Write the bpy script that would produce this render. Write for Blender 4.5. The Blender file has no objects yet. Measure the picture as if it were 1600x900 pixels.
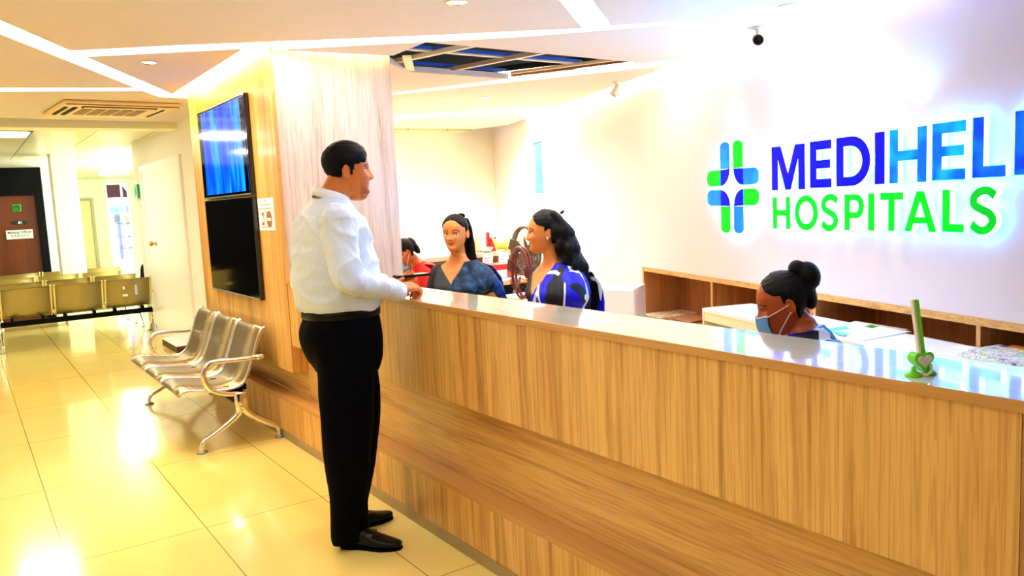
import bpy, bmesh, math, random
import numpy as np
from mathutils import Vector, Matrix
random.seed(7)
C = bpy.context.scene.collection
PI = math.pi
STRIP, HALO, EXPO, CEIL_TINT = 9.0, 14.0, 0.80, 11.0
cos, sin = math.cos, math.sin

# ------------------------------------------------------------------ camera
RX = Vector((0.81926, -0.57144, -0.04767)); UX = Vector((0.10244, 0.06405, 0.99268)); FX = Vector((0.56420, 0.81814, -0.11101))
EYE = Vector((0, 0, 1.55)); FPX = 1241.7
cd = bpy.data.cameras.new('camera'); cam = bpy.data.objects.new('camera', cd); C.objects.link(cam)
cd.sensor_width = 36; cd.lens = FPX / 1600 * 36; cd.clip_start = .05; cd.clip_end = 200
m3 = Matrix((RX, UX, -FX)).transposed()
cam.matrix_world = Matrix.Translation(EYE) @ m3.to_quaternion().to_matrix().to_4x4()
bpy.context.scene.camera = cam


def ray(x, y):
    return (FX + RX * ((x - 800) / FPX) - UX * ((y - 450) / FPX)).normalized()


def onz(x, y, z):            # where the sight line of a photo pixel meets a level plane
    d = ray(x, y); return EYE + d * ((z - EYE.z) / d.z)


def ony(x, y, Y):
    d = ray(x, y); return EYE + d * (Y / d.y)


def onx(x, y, X):
    d = ray(x, y); return EYE + d * (X / d.x)


# ------------------------------------------------------------------ materials
def lin(c):
    return tuple(((v / 255) / 12.92 if v / 255 <= .04045 else ((v / 255 + .055) / 1.055) ** 2.4) for v in c)


def L4(c):
    return (*lin(c), 1)


def mat(name, col, rough=.5, metal=0, emis=None, estr=1, coat=0, spec=.5, bump=None, alpha=None, trans=0, cr=.05):
    m = bpy.data.materials.new(name); m.use_nodes = True
    b = m.node_tree.nodes['Principled BSDF']
    b.inputs['Base Color'].default_value = L4(col); b.inputs['Roughness'].default_value = rough
    b.inputs['Metallic'].default_value = metal; b.inputs['Specular IOR Level'].default_value = spec
    b.inputs['Coat Weight'].default_value = coat; b.inputs['Coat Roughness'].default_value = cr
    if trans: b.inputs['Transmission Weight'].default_value = trans
    if alpha is not None: b.inputs['Alpha'].default_value = alpha
    if emis: b.inputs['Emission Color'].default_value = L4(emis); b.inputs['Emission Strength'].default_value = estr
    if bump:
        nt = m.node_tree; n = nt.nodes.new('ShaderNodeTexNoise'); n.inputs['Scale'].default_value = bump[0]
        bp = nt.nodes.new('ShaderNodeBump'); bp.inputs['Strength'].default_value = bump[1]; bp.inputs['Distance'].default_value = .01
        tc = nt.nodes.new('ShaderNodeTexCoord')
        nt.links.new(tc.outputs['Object'], n.inputs['Vector']); nt.links.new(n.outputs['Fac'], bp.inputs['Height']); nt.links.new(bp.outputs['Normal'], b.inputs['Normal'])
    return m


class NT:
    """small helper for node graphs"""
    def __init__(s, m): s.m = m; s.t = m.node_tree; s.b = s.t.nodes['Principled BSDF']
    def n(s, k, **kw):
        x = s.t.nodes.new('ShaderNode' + k)
        for a, v in kw.items(): setattr(x, a, v)
        return x
    def l(s, a, b): s.t.links.new(a, b)
    def coord(s, scale=(1, 1, 1), loc=(0, 0, 0), rot=(0, 0, 0), kind='Object'):
        tc = s.n('TexCoord'); mp = s.n('Mapping'); mp.inputs['Scale'].default_value = scale; mp.inputs['Location'].default_value = loc; mp.inputs['Rotation'].default_value = rot
        s.l(tc.outputs[kind], mp.inputs['Vector']); return mp.outputs['Vector']
    def noise(s, vec, scale=1, detail=4, dist=0, rough=.5):
        n = s.n('TexNoise'); n.inputs['Scale'].default_value = scale; n.inputs['Detail'].default_value = detail; n.inputs['Distortion'].default_value = dist; n.inputs['Roughness'].default_value = rough
        s.l(vec, n.inputs['Vector']); return n.outputs['Fac']
    def ramp(s, fac, stops, interp='LINEAR'):
        r = s.n('ValToRGB'); r.color_ramp.interpolation = interp; e = r.color_ramp.elements
        while len(e) < len(stops): e.new(.5)
        for k, (p, c) in enumerate(stops): e[k].position = p; e[k].color = c if len(c) == 4 else L4(c)
        s.l(fac, r.inputs['Fac']); return r.outputs['Color']
    def mix(s, fac, a, b, mode='MIX'):
        x = s.n('Mix', data_type='RGBA', blend_type=mode)
        if isinstance(fac, (int, float)): x.inputs[0].default_value = fac
        else: s.l(fac, x.inputs[0])
        for i, v in ((6, a), (7, b)):
            if isinstance(v, tuple): x.inputs[i].default_value = v if len(v) == 4 else L4(v)
            else: s.l(v, x.inputs[i])
        return x.outputs[2]
    def math(s, op, a, b=None, c=None):
        x = s.n('Math', operation=op)
        for i, v in enumerate((a, b, c)):
            if v is None: continue
            if isinstance(v, (int, float)): x.inputs[i].default_value = v
            else: s.l(v, x.inputs[i])
        return x.outputs[0]


def wood(name, axis, light, mid, dark, rough=.35, coat=.25, across=1.0, cr=.12):
    m = mat(name, mid, rough, coat=coat, cr=cr); t = NT(m)
    sc = [9 * across] * 3; sc['xyz'.index(axis)] = .45
    v = t.coord(tuple(sc)); big = t.noise(v, 1, 4, 1.6)
    sc2 = [95 * across] * 3; sc2['xyz'.index(axis)] = 2.2
    v2 = t.coord(tuple(sc2)); fine = t.noise(v2, 1, 5, .9, .65)
    sc3 = [3 * across] * 3; sc3['xyz'.index(axis)] = .2
    v3 = t.coord(tuple(sc3), loc=(3, 1, 2)); band = t.noise(v3, 1, 2, 1.2)
    c1 = t.ramp(big, [(.30, dark), (.43, mid), (.53, light), (.66, light), (.74, mid)])
    c2 = t.ramp(fine, [(.34, dark), (.47, mid), (.53, light), (1, light)])
    c3 = t.ramp(band, [(.3, mid), (.55, light)])
    c = t.mix(.46, c1, c2, 'MIX'); c = t.mix(.25, c, c3)
    t.l(c, t.b.inputs['Base Color'])
    return m


M = {}
M['wood_v'] = wood('golden_laminate_upright', 'z', (240, 190, 106), (206, 142, 64), (112, 60, 20))
M['wood_h'] = wood('golden_laminate_level', 'y', (232, 182, 104), (198, 140, 72), (120, 72, 32))
M['wood_cool_lit'] = wood('golden_laminate_cool_lit', 'z', (226, 206, 190), (204, 174, 152), (128, 88, 62), across=.7)  # same laminate as the front, paled for the cooler light on the return face
M['wood_x'] = wood('golden_laminate_cross', 'x', (210, 150, 84), (180, 120, 62), (110, 66, 34))
M['wood_shelf'] = wood('brown_shelf_laminate', 'z', (190, 128, 74), (160, 100, 55), (96, 54, 28), coat=.1)
M['edge'] = wood('golden_edge_band', 'y', (214, 158, 84), (202, 146, 74), (184, 128, 60))
M['top'] = wood('glossy_pale_counter_top', 'y', (254, 246, 226), (250, 236, 206), (238, 212, 160), rough=.14, coat=1, cr=.035)
M['wall'] = mat('white_paint', (246, 244, 238), .6, bump=(60, .03))
M['ceil'] = mat('ceiling_paint', (226, 215, 215), .7); M['signwall'] = mat('white_paint_dimmed', (226, 219, 228), .6, bump=(60, .03))  # sign wall: white paint darkened to stand in for weaker light
M['white'] = mat('white_gloss', (245, 245, 245), .3)
M['whiteplastic'] = mat('white_plastic', (236, 236, 232), .35)
M['black'] = mat('black_matt', (2, 2, 3), .6, spec=.1)
M['blackgloss'] = mat('black_gloss', (4, 4, 5), .08, coat=.5)
M['chrome'] = mat('chrome', (228, 226, 222), .1, 1)
M['steel'] = mat('perforated_steel', (176, 160, 128), .33, .85)
M['grey'] = mat('grey_metal', (150, 150, 150), .35, .7)
M['skirt'] = mat('skirting_steel', (170, 150, 110), .35, .4)
M['green'] = mat('green_plastic', (70, 200, 20), .3)
M['paper'] = mat('paper', (245, 246, 248), .6)
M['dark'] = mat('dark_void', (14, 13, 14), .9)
M['red'] = mat('red_plastic', (200, 22, 22), .4)


# ------------------------------------------------------------------ geometry
def rnd(v): return tuple(v)


class MB:
    """collects verts and faces of one mesh"""
    def __init__(s): s.v = []; s.f = []; s.mi = []
    def add(s, vf, mi=0):
        v, f = vf; o = len(s.v); s.v += [tuple(p) for p in v]; s.f += [tuple(i + o for i in q) for q in f]; s.mi += [mi] * len(f); return s
    def box(s, x0, x1, y0, y1, z0, z1, mi=0, M4=None, bev=0):
        v = [(x, y, z) for x in (x0, x1) for y in (y0, y1) for z in (z0, z1)]
        f = [(0, 1, 3, 2), (4, 6, 7, 5), (0, 4, 5, 1), (2, 3, 7, 6), (0, 2, 6, 4), (1, 5, 7, 3)]
        if bev:
            bm = bmesh.new(); vs = [bm.verts.new(p) for p in v]
            for q in f: bm.faces.new([vs[i] for i in q])
            bmesh.ops.bevel(bm, geom=bm.edges[:] + bm.verts[:], offset=bev, segments=2, affect='EDGES', profile=.5)
            bm.verts.index_update(); v = [tuple(p.co) for p in bm.verts]; f = [tuple(q.index for q in p.verts) for p in bm.faces]; bm.free()
        if M4 is not None: v = [tuple(M4 @ Vector(p)) for p in v]
        return s.add((v, f), mi)
    def prism(s, poly, z0, z1, mi=0, M4=None):
        """poly: (x, y) ring, extruded z0..z1"""
        a = sum(poly[i][0] * poly[(i + 1) % len(poly)][1] - poly[(i + 1) % len(poly)][0] * poly[i][1] for i in range(len(poly)))
        if a < 0: poly = poly[::-1]
        n = len(poly); v = [(x, y, z0) for x, y in poly] + [(x, y, z1) for x, y in poly]
        f = [tuple(range(n))[::-1], tuple(range(n, 2 * n))] + [(i, (i + 1) % n, n + (i + 1) % n, n + i) for i in range(n)]
        if M4 is not None: v = [tuple(M4 @ Vector(p)) for p in v]
        return s.add((v, f), mi)
    def build(s, name, m, parent=None, smooth=False, origin=None):
        me = bpy.data.meshes.new(name)
        v = s.v
        if origin is not None: v = [(x - origin[0], y - origin[1], z - origin[2]) for x, y, z in v]
        me.from_pydata(v, [], s.f)
        for mm in (m if isinstance(m, (list, tuple)) else [m]): me.materials.append(mm)
        me.polygons.foreach_set('material_index', s.mi); 
        if smooth: me.polygons.foreach_set('use_smooth', [True] * len(s.f))
        me.update(); o = bpy.data.objects.new(name, me); C.objects.link(o)
        if parent: o.parent = parent
        elif origin is not None: o.location = origin
        return o


def tube(pts, rad, seg=14, cap=True, up=None, closed=False):
    """rings along a path; rad: numbers or (r_side, r_up) pairs"""
    P = [Vector(p) for p in pts]; n = len(P); R = [(r, r) if isinstance(r, (int, float)) else r for r in (rad if isinstance(rad, (list, tuple)) and len(rad) == n else [rad] * n)]
    T = []
    for i in range(n):
        if closed: t = P[(i + 1) % n] - P[i - 1]
        else: t = P[min(i + 1, n - 1)] - P[max(i - 1, 0)]
        T.append(t.normalized())
    u = Vector(up) if up is not None else (Vector((0, 0, 1)) if abs(T[0].z) < .9 else Vector((1, 0, 0)))
    rings = []; v = []; f = []
    def ring(c, t, r, u):
        s_ = t.cross(u).normalized(); w = s_.cross(t).normalized()
        return [c + s_ * (r[0] * cos(2 * PI * k / seg)) + w * (r[1] * sin(2 * PI * k / seg)) for k in range(seg)], w
    L = []
    if cap and not closed:
        for a in (.05, .4, .75): L.append((P[0] - T[0] * (min(R[0]) * cos(a * PI / 2)), T[0], (R[0][0] * sin(a * PI / 2), R[0][1] * sin(a * PI / 2))))
    for i in range(n): L.append((P[i], T[i], R[i]))
    if cap and not closed:
        for a in (.75, .4, .05): L.append((P[-1] + T[-1] * (min(R[-1]) * cos(a * PI / 2)), T[-1], (R[-1][0] * sin(a * PI / 2), R[-1][1] * sin(a * PI / 2))))
    for c, t, r in L:
        rg, u = ring(c, t, r, u); rings.append(rg)
    for rg in rings: v += [tuple(p) for p in rg]
    m = len(rings)
    for i in range(m if closed else m - 1):
        for k in range(seg):
            a = i * seg + k; b = i * seg + (k + 1) % seg; j = (i + 1) % m
            f.append((a, b, j * seg + (k + 1) % seg, j * seg + k))
    if not closed:
        f.append(tuple(range(seg))[::-1]); f.append(tuple(range((m - 1) * seg, m * seg)))
    return v, f


def spline(pts, n=6):
    P = [Vector(p) for p in pts]; out = []
    for i in range(len(P) - 1):
        a, b, c, d = P[max(i - 1, 0)], P[i], P[i + 1], P[min(i + 2, len(P) - 1)]
        for k in range(n):
            t = k / n; out.append(.5 * ((2 * b) + (c - a) * t + (2 * a - 5 * b + 4 * c - d) * t * t + (3 * b - a - 3 * c + d) * t ** 3))
    out.append(P[-1]); return out


def ellipsoid(c, r, seg=20, rings=12, M3=None):
    v = []; f = []
    for i in range(1, rings):
        a = PI * i / rings
        for k in range(seg):
            b = 2 * PI * k / seg; p = Vector((r[0] * sin(a) * cos(b), r[1] * sin(a) * sin(b), r[2] * cos(a)))
            if M3 is not None: p = M3 @ p
            v.append(tuple(Vector(c) + p))
    t = Vector((0, 0, r[2])); t = M3 @ t if M3 is not None else t
    v.append(tuple(Vector(c) + t)); v.append(tuple(Vector(c) - t)); T, B = len(v) - 2, len(v) - 1
    for i in range(rings - 2):
        for k in range(seg): f.append((i * seg + k, (i + 1) * seg + k, (i + 1) * seg + (k + 1) % seg, i * seg + (k + 1) % seg))
    for k in range(seg): f.append((T, k, (k + 1) % seg)); f.append((B, (rings - 2) * seg + (k + 1) % seg, (rings - 2) * seg + k))
    return v, f


def lathe(prof, c=(0, 0, 0), seg=24):
    v = []; f = []; n = len(prof)
    for r, z in prof:
        for k in range(seg): v.append((c[0] + r * cos(2 * PI * k / seg), c[1] + r * sin(2 * PI * k / seg), c[2] + z))
    for i in range(n - 1):
        for k in range(seg): f.append((i * seg + k, i * seg + (k + 1) % seg, (i + 1) * seg + (k + 1) % seg, (i + 1) * seg + k))
    f.append(tuple(range(seg))[::-1]); f.append(tuple(range((n - 1) * seg, n * seg)))
    return v, f


def xf(vf, M4): return [tuple(M4 @ Vector(p)) for p in vf[0]], vf[1]


def evmesh(o):
    dg = bpy.context.evaluated_depsgraph_get(); dg.update()
    me = bpy.data.meshes.new_from_object(o.evaluated_get(dg)); return me


def union(pieces, voxel, smooth=3, fac=.5):
    """one closed skin round overlapping closed pieces"""
    b = MB()
    for p in pieces: b.add(p)
    o = b.build('tmp', M['white']); md = o.modifiers.new('r', 'REMESH'); md.mode = 'VOXEL'; md.voxel_size = voxel; md.adaptivity = 0
    if smooth: sm = o.modifiers.new('s', 'SMOOTH'); sm.iterations = smooth; sm.factor = fac
    me = evmesh(o); old = o.data; bpy.data.objects.remove(o); bpy.data.meshes.remove(old)
    me.materials.clear(); me.polygons.foreach_set('use_smooth', [True] * len(me.polygons)); return me


def link(name, me, m, parent=None, loc=None):
    me.name = name
    for mm in (m if isinstance(m, (list, tuple)) else [m]): me.materials.append(mm)
    o = bpy.data.objects.new(name, me); C.objects.link(o)
    if parent: o.parent = parent
    if loc: o.location = loc
    return o


def outline(splines, depth, name, m, parent=None, M4=None, bevel=0):
    """flat shape with holes, given thickness: closed point rings in XY, extruded along Z from 0 to depth"""
    cu = bpy.data.curves.new('tmp', 'CURVE'); cu.dimensions = '2D'; cu.fill_mode = 'BOTH'; cu.extrude = depth / 2
    for ring in splines:
        s_ = cu.splines.new('POLY'); s_.points.add(len(ring) - 1); s_.use_cyclic_u = True
        for p, (x, y) in zip(s_.points, ring): p.co = (x, y, 0, 1)
    o = bpy.data.objects.new('tmp', cu); C.objects.link(o); me = evmesh(o); bpy.data.objects.remove(o); bpy.data.curves.remove(cu)
    me.transform(Matrix.Translation((0, 0, depth / 2)))
    if M4 is not None: me.transform(M4)
    me.materials.clear()
    return link(name, me, m, parent)


def textmesh(body, size, depth, name, m, parent, M4, align='CENTER'):
    cu = bpy.data.curves.new('tmp', 'FONT'); cu.body = body; cu.size = size; cu.extrude = depth / 2; cu.align_x = align; cu.align_y = 'CENTER'; cu.offset = size * .012
    o = bpy.data.objects.new('tmp', cu); C.objects.link(o); me = evmesh(o); bpy.data.objects.remove(o); bpy.data.curves.remove(cu)
    me.transform(M4); me.materials.clear(); return link(name, me, m, parent)


def tag(o, label, cat, group=None, kind=None):
    o['label'] = label; o['category'] = cat
    if group: o['group'] = group
    if kind: o['kind'] = kind
    return o


def thing(name, label, cat, loc=(0, 0, 0), rz=0, group=None):
    o = bpy.data.objects.new(name, None); C.objects.link(o); o.location = loc; o.rotation_euler = (0, 0, rz); o.empty_display_size = .1
    return tag(o, label, cat, group)


def struct(name, b, m, smooth=False, label=None):
    o = b.build(name, m, smooth=smooth); o['kind'] = 'structure'
    if label: o['label'] = label
    return o


def dup(root, loc, rz, label):
    r = root.copy(); C.objects.link(r); r.location = loc; r.rotation_euler = (0, 0, rz); r['label'] = label
    for ch in root.children:
        c = ch.copy(); C.objects.link(c); c.parent = r
        for g in ch.children:
            d = g.copy(); C.objects.link(d); d.parent = c
    return r


def frame(o, x, y, z):
    """matrix from three axes and an origin"""
    m = Matrix((Vector(x), Vector(y), Vector(z))).transposed().to_4x4(); m.translation = Vector(o); return m


# right-hand wall: runs 18.3 degrees off the counter line
WD = Vector((.314, .9494, 0)).normalized(); WN = Vector((WD.y, -WD.x, 0)); W0 = Vector((4.184, 2.576, 0))


def wallpt(s_, off, z): return W0 + WD * s_ - WN * off + Vector((0, 0, z))      # off: distance out of the wall into the room


def onwall(x, y, off=0):
    d = ray(x, y); P0 = W0 - WN * off; t = ((P0 - EYE).dot(WN)) / d.dot(WN); p = EYE + d * t; return (p - P0).dot(WD), p.z


def bx(*a, **k):
    b = MB().box(*a, **k); return b.v, b.f
# ================================================================== floor
fm = mat('cream_floor_tiles', (250, 222, 124), .16, coat=.35, cr=.06, spec=.5); t = NT(fm)
v = t.coord(); sx = t.n('SeparateXYZ'); t.l(v, sx.inputs[0])
def grout(o, off, pitch, w):
    a = t.math('FRACT', t.math('DIVIDE', t.math('SUBTRACT', o, off), pitch)); b = t.math('MINIMUM', a, t.math('SUBTRACT', 1.0, a))
    return t.math('LESS_THAN', b, w / pitch / 2)
g = t.math('MAXIMUM', grout(sx.outputs[0], .258, .604, .005), grout(sx.outputs[1], 4.03, 1.22, .005))
n1 = t.noise(v, 1.6, 3, 1.2); n2 = t.noise(v, 9, 4, .5)
c = t.mix(t.math('MULTIPLY', n1, .6), (252, 226, 128), (243, 206, 104)); c = t.mix(t.math('MULTIPLY', n2, .35), c, (255, 232, 146))
c = t.mix(g, c, (150, 118, 52)); t.l(c, t.b.inputs['Base Color'])
b = MB(); b.add(([(-4, -3, 0), (9, -3, 0), (9, 24.0, 0), (-4, 24.0, 0)], [(0, 1, 2, 3)])); b.add(([(-4, -3, -.05), (9, -3, -.05), (9, 24.0, -.05), (-4, 24.0, -.05)], [(3, 2, 1, 0)]))
struct('floor', b, fm)

# ================================================================== walls
b = MB(); a = wallpt(-5.5, 0, 0); e = wallpt(8.2, 0, 0); a2 = wallpt(-5.5, -.25, 0); e2 = wallpt(8.2, -.25, 0)
cs0, cs1, czt, czb = -2.6, 2.79, .885, 0.0
def wq(b, s0, s1, z0, z1, d0=0, d1=-.42):
    p = [wallpt(s0, d0, 0), wallpt(s1, d0, 0), wallpt(s1, d1, 0), wallpt(s0, d1, 0)]
    b.prism([(q.x, q.y) for q in p], z0, z1)
wq(b, -5.5, cs0, 0, 2.75); wq(b, cs0, cs1, czt, 2.75); wq(b, cs1, 8.6, 0, 2.75); wq(b, cs0, cs1, 0, 2.75, -.40, -.45)
struct('wall_right', b, M['signwall'])
b = MB(); b.box(2.2, 6.9, 9.9, 10.1, 0, 2.75); struct('wall_back', b, M['wall'])
b = MB(); b.box(2.05, 2.2, 7.14, 11.9, 0, 2.58); struct('wall_passage', b, M['wall'])
b = MB(); b.box(-4.2, -4, -3, 24, 0, 2.9); struct('wall_left', b, M['wall'])
b = MB(); b.box(-4, 9, -3.2, -3, 0, 2.9); struct('wall_front', b, M['wall'])
# far waiting hall
cream = mat('cream_wall', (226, 222, 186), .6); M['cream'] = cream
b = MB(); b.box(-4, 0.05, 14.62, 14.8, 0, 2.52); b.box(.05, 1.07, 14.62, 14.8, 2.30, 2.52); b.box(1.07, 1.30, 14.62, 14.8, 0, 2.52)
struct('wall_consulting', b, mat('dull_white', (214, 210, 190), .6))
b = MB(); b.box(1.21, 1.53, 13.4, 13.8, 0, 2.52); struct('trim_pillar', b, mat('ivory_pillar', (250, 246, 226), .5))
b = MB(); b.box(1.3, 1.80, 21.9, 22.1, 0, 2.55); b.box(1.80, 2.78, 21.9, 22.1, 2.05, 2.55); b.box(2.78, 3.08, 21.9, 22.1, 0, 2.55); b.box(1.3, 1.5, 14.7, 22, 0, 2.55)
struct('wall_far', b, mat('pale_green_wall', (220, 226, 200), .6))
b = MB(); b.box(3.62, 6, 21.9, 22.1, 0, 2.55); b.box(3.08, 3.62, 21.9, 22.1, 2.42, 2.55); b.box(3.9, 4.1, 17.5, 22, 0, 2.55); struct('wall_entrance', b, M['wall'])
b = MB(); b.box(2.2, 4.1, 11.9, 12.1, 0, 2.55); b.box(4.0, 4.1, 12, 17.6, 0, 2.55); struct('wall_hall', b, M['wall'])
# doors of the far hall
door_w = wood('reddish_brown_door', 'z', (104, 44, 12), (86, 34, 9), (52, 20, 5), coat=.1)
b = MB(); b.box(.06, 1.06, 14.60, 14.66, 0, 1.97)
d1 = struct('door_1', b, door_w)
b = MB(); b.box(-.06, 1.16, 14.53, 14.60, 1.97, 2.40); b.box(1.05, 1.16, 14.53, 14.60, 0, 1.97); b.box(-.06, .06, 14.53, 14.60, 0, 1.97); b.box(-2.2, -.06, 14.53, 14.6, 0, 2.40)
struct('trim_1', b, M['black'])
b = MB(); b.box(1.86, 2.72, 21.86, 21.93, 0, 2.0); d2 = struct('door_2', b, mat('olive_cream_door', (206, 200, 140), .5))
b = MB(); b.box(1.8, 1.86, 21.82, 21.9, 0, 2.06); b.box(2.72, 2.78, 21.82, 21.9, 0, 2.06); b.box(1.86, 2.72, 21.82, 21.9, 2.0, 2.06); struct('trim_2', b, mat('door_surround', (170, 160, 110), .5))
b = MB(); b.box(2.03, 2.05, 9.2, 11.3, 0, 2.12); d3 = struct('door_3', b, mat('white_door', (250, 250, 246), .35))
b = MB(); b.box(2.022, 2.05, 9.12, 9.2, 0, 2.12); b.box(2.022, 2.05, 11.3, 11.38, 0, 2.12); b.box(2.022, 2.05, 9.12, 11.38, 2.12, 2.2); struct('trim_3', b, M['white'])
b = MB(); b.add(xf(lathe([(.03, 0), (.03, .006), (.011, .01), (.011, .035), (.028, .045), (.032, .06), (.024, .075), (.001, .08)]), Matrix.Translation((2.03, 10.76, 1.21)) @ Matrix.Rotation(-PI / 2, 4, 'Y')))
o = b.build('door_handle', mat('brass', (190, 140, 60), .2, 1), smooth=True, parent=d3)
# signs on door_1 (all stand on the leaf)
t = thing('door_sign', 'white sign lettered Medical Officer on the brown door', 'sign', (.79, 14.598, 1.37))
b = MB(); b.box(-.18, .18, -.012, 0, -.07, .07, bev=.004); b.build('plate', mat('sign_white', (214, 220, 214), .4), t)
F_ = frame((0, -.013, 0), (1, 0, 0), (0, 0, 1), (0, -1, 0))
ink = mat('ink_dark', (20, 40, 30), .6)
textmesh('Medical Officer', .052, .001, 'lettering', ink, t, Matrix.Translation((0, 0, .032)) @ F_)
textmesh('O.P.D/ E.T.U', .045, .001, 'lettering', ink, t, Matrix.Translation((0, 0, -.022)) @ F_)
t = thing('door_number', 'dark green lozenge plate numbered 01 on the brown door', 'sign', (.815, 14.598, 1.55))
b = MB(); b.prism([(-.11, 0), (-.09, .028), (.09, .028), (.11, 0), (.09, -.028), (-.09, -.028)], 0, .012, M4=frame((0, 0, 0), (1, 0, 0), (0, 0, 1), (0, -1, 0))); b.build('plate', mat('plate_green', (10, 42, 34), .4), t)
textmesh('01', .055, .001, 'lettering', M['paper'], t, Matrix.Translation((0, -.013, 0)) @ frame((0, 0, 0), (1, 0, 0), (0, 0, 1), (0, -1, 0)))
t = thing('room_symbol', 'square bright green symbol plate above the door number', 'sign', (.79, 14.598, 1.78))
b = MB(); b.box(-.06, .06, -.012, 0, -.06, .06, bev=.01); b.build('plate', mat('symbol_green', (40, 140, 40), .4), t)
b = MB(); b.add(tube([(.036 * cos(a), -.014, .036 * sin(a)) for a in np.linspace(0, 2 * PI, 16, endpoint=False)], .007, 6, closed=True, up=(0, 1, 0))); b.add(ellipsoid((0, -.014, .005), (.012, .004, .018)))
b.build('emblem', mat('symbol_dark', (14, 70, 24), .4), t)

# ================================================================== reception column (timber clad)
b = MB()
b.box(1.70, 2.53, 5.022, 7.13, .49, 2.66)
o = struct('wall_column', b, M['wood_v'])
b = MB(); b.box(1.722, 2.01, 5.012, 5.024, 1.106, 2.66); b.box(2.01, 2.535, 5.012, 5.024, .0, 2.66); o = struct('trim_column_face', b, M['wood_cool_lit'])
b = MB(); b.box(1.699, 1.723, 5.010, 5.024, 1.106, 2.66); struct('trim_column_corner', b, M['edge'])

# ================================================================== ceiling
def P(x, y): return (x, y)
ceil_polys = {
 'main': [(.276, 4.706), (.652, 5.401), (1.178, 5.029), (2.321, 4.312), (3.172, 3.732), (2.619, 3.252), (1.2, 1.9), (-1.6, 1.0), (-.4, 3.5)],
 'right': [(3.291, 3.609), (4.114, 2.984), (4.09, 2.60), (3.2, -.1), (1.5, -2.6), (-3.9, -2.9), (-3.9, .3), (-1.55, .8), (1.3, 1.78), (2.777, 3.183)],
 'triangle': [(.749, 5.566), (1.543, 5.003), (1.559, 7.037)],
 'left': [(.289, 5.043), (1.237, 6.768), (.362, 7.012), (-3.9, 7.9), (-3.9, .9), (-1.75, 1.25), (-.5, 3.6)],
 'passage': [(.37, 7.214), (1.308, 6.908), (1.5, 7.242), (2.2, 7.30), (2.2, 9.2), (.436, 8.99), (-3.9, 8.95), (-3.9, 8.1)],
 'opening_a': [(1.72, 4.975), (2.41, 4.481), (2.985, 4.059), (3.96, 3.118), (4.29, 3.22), (4.642, 4.227), (4.442, 4.553), (4.416, 4.533), (2.496, 4.433), (2.505, 4.90), (1.72, 4.985)],
 'opening_b': [(2.56, 5.13), (2.915, 5.449), (3.868, 5.51), (3.293, 6.514), (2.56, 6.95)],
 'mid': [(2.56, 7.13), (3.387, 6.58), (4.752, 4.508), (4.90, 4.95), (5.56, 7.02), (4.119, 8.185), (2.56, 8.9)],
 'far_a': [(4.428, 8.328), (5.564, 7.384), (5.75, 7.5), (6.2, 8.9), (5.9, 9.88), (4.3, 9.88)],
 'far_b': [(2.2, 9.3), (4.1, 8.5), (4.1, 9.88), (2.2, 9.88)],
}
b = MB()
for k, pl in ceil_polys.items(): b.prism(pl, 2.54, 2.585)
# plain margins between the shaped panels and the passage wall
struct('ceiling', b, M['ceil'])
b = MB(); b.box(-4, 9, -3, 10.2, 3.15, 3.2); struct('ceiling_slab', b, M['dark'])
b = MB(); b.box(-4, 2.05, 9.2, 9.5, 2.475, 2.60); struct('trim_bulkhead', b, mat('bulkhead', (255, 252, 222), .5))
# metal strip ceiling of the far hall
sm = mat('metal_strip_ceiling', (232, 222, 176), .28, .35); t = NT(sm); v = t.coord(); sx = t.n('SeparateXYZ'); t.l(v, sx.inputs[0])
fy = t.math('FRACT', t.math('DIVIDE', sx.outputs[1], .1)); fx = t.math('FRACT', t.math('DIVIDE', t.math('SUBTRACT', sx.outputs[0], .165), .605))
ly = t.math('LESS_THAN', fy, .12); lx = t.math('LESS_THAN', fx, .02)
c = t.mix(t.math('MULTIPLY', ly, .35), (236, 226, 180), (120, 104, 60)); c = t.mix(lx, c, (60, 52, 34)); t.l(c, t.b.inputs['Base Color'])
b = MB(); b.box(-4, 6, 9.5, 22, 2.52, 2.56); struct('ceiling_hall', b, sm)

# ================================================================== lighting
def emit(name, col, s_): return mat(name, (255, 255, 255), .5, emis=col, estr=s_)
E_warm = emit('strip_warm', (255, 240, 205), STRIP); E_neu = emit('strip_neutral', (255, 248, 240), STRIP); E_cool = emit('strip_cool', (225, 238, 255), STRIP)
E_gold = emit('strip_gold', (255, 226, 150), STRIP)
def strip(poly, m, label, z=2.592):
    t = thing('ceiling_light', label, 'light', (poly[0][0], poly[0][1], z), group=None)
    o = [(x - poly[0][0], y - poly[0][1]) for x, y in poly]
    MB().prism(o, 0, .012).build('diffuser', m, t)
    MB().prism(o, .013, .06).build('housing', M['dark'], t)
strip([(.20, 4.60), (.30, 4.60), (.70, 5.37), (.80, 5.56), (1.56, 7.02), (1.52, 7.22), (1.30, 6.92), (1.22, 6.80), (.25, 5.07), (-1.80, 1.20), (-1.60, .9), (-.42, 3.45)], E_warm, 'long diagonal light strip crossing the ceiling near the air conditioner')
strip([(.66, 5.42), (1.178, 5.02), (2.321, 4.30), (3.172, 3.72), (4.114, 2.97), (4.2, 3.2), (3.96, 3.13), (2.985, 4.07), (2.41, 4.49), (1.72, 4.985), (1.543, 5.02), (.749, 5.575)], E_neu, 'long light strip running above the counter past the ceiling opening')
strip([(2.61, 3.25), (3.172, 3.74), (3.291, 3.62), (2.777, 3.17), (1.3, 1.77), (-1.55, .79), (-1.6, 1.02), (1.2, 1.92)], E_cool, 'short light strip branching off at the top edge of the photo')
strip([(-3.9, 7.89), (.362, 7.00), (1.24, 6.76), (1.31, 6.92), (.37, 7.225), (-3.9, 8.11)], E_warm, 'thin light strip in front of the air conditioner')
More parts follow.
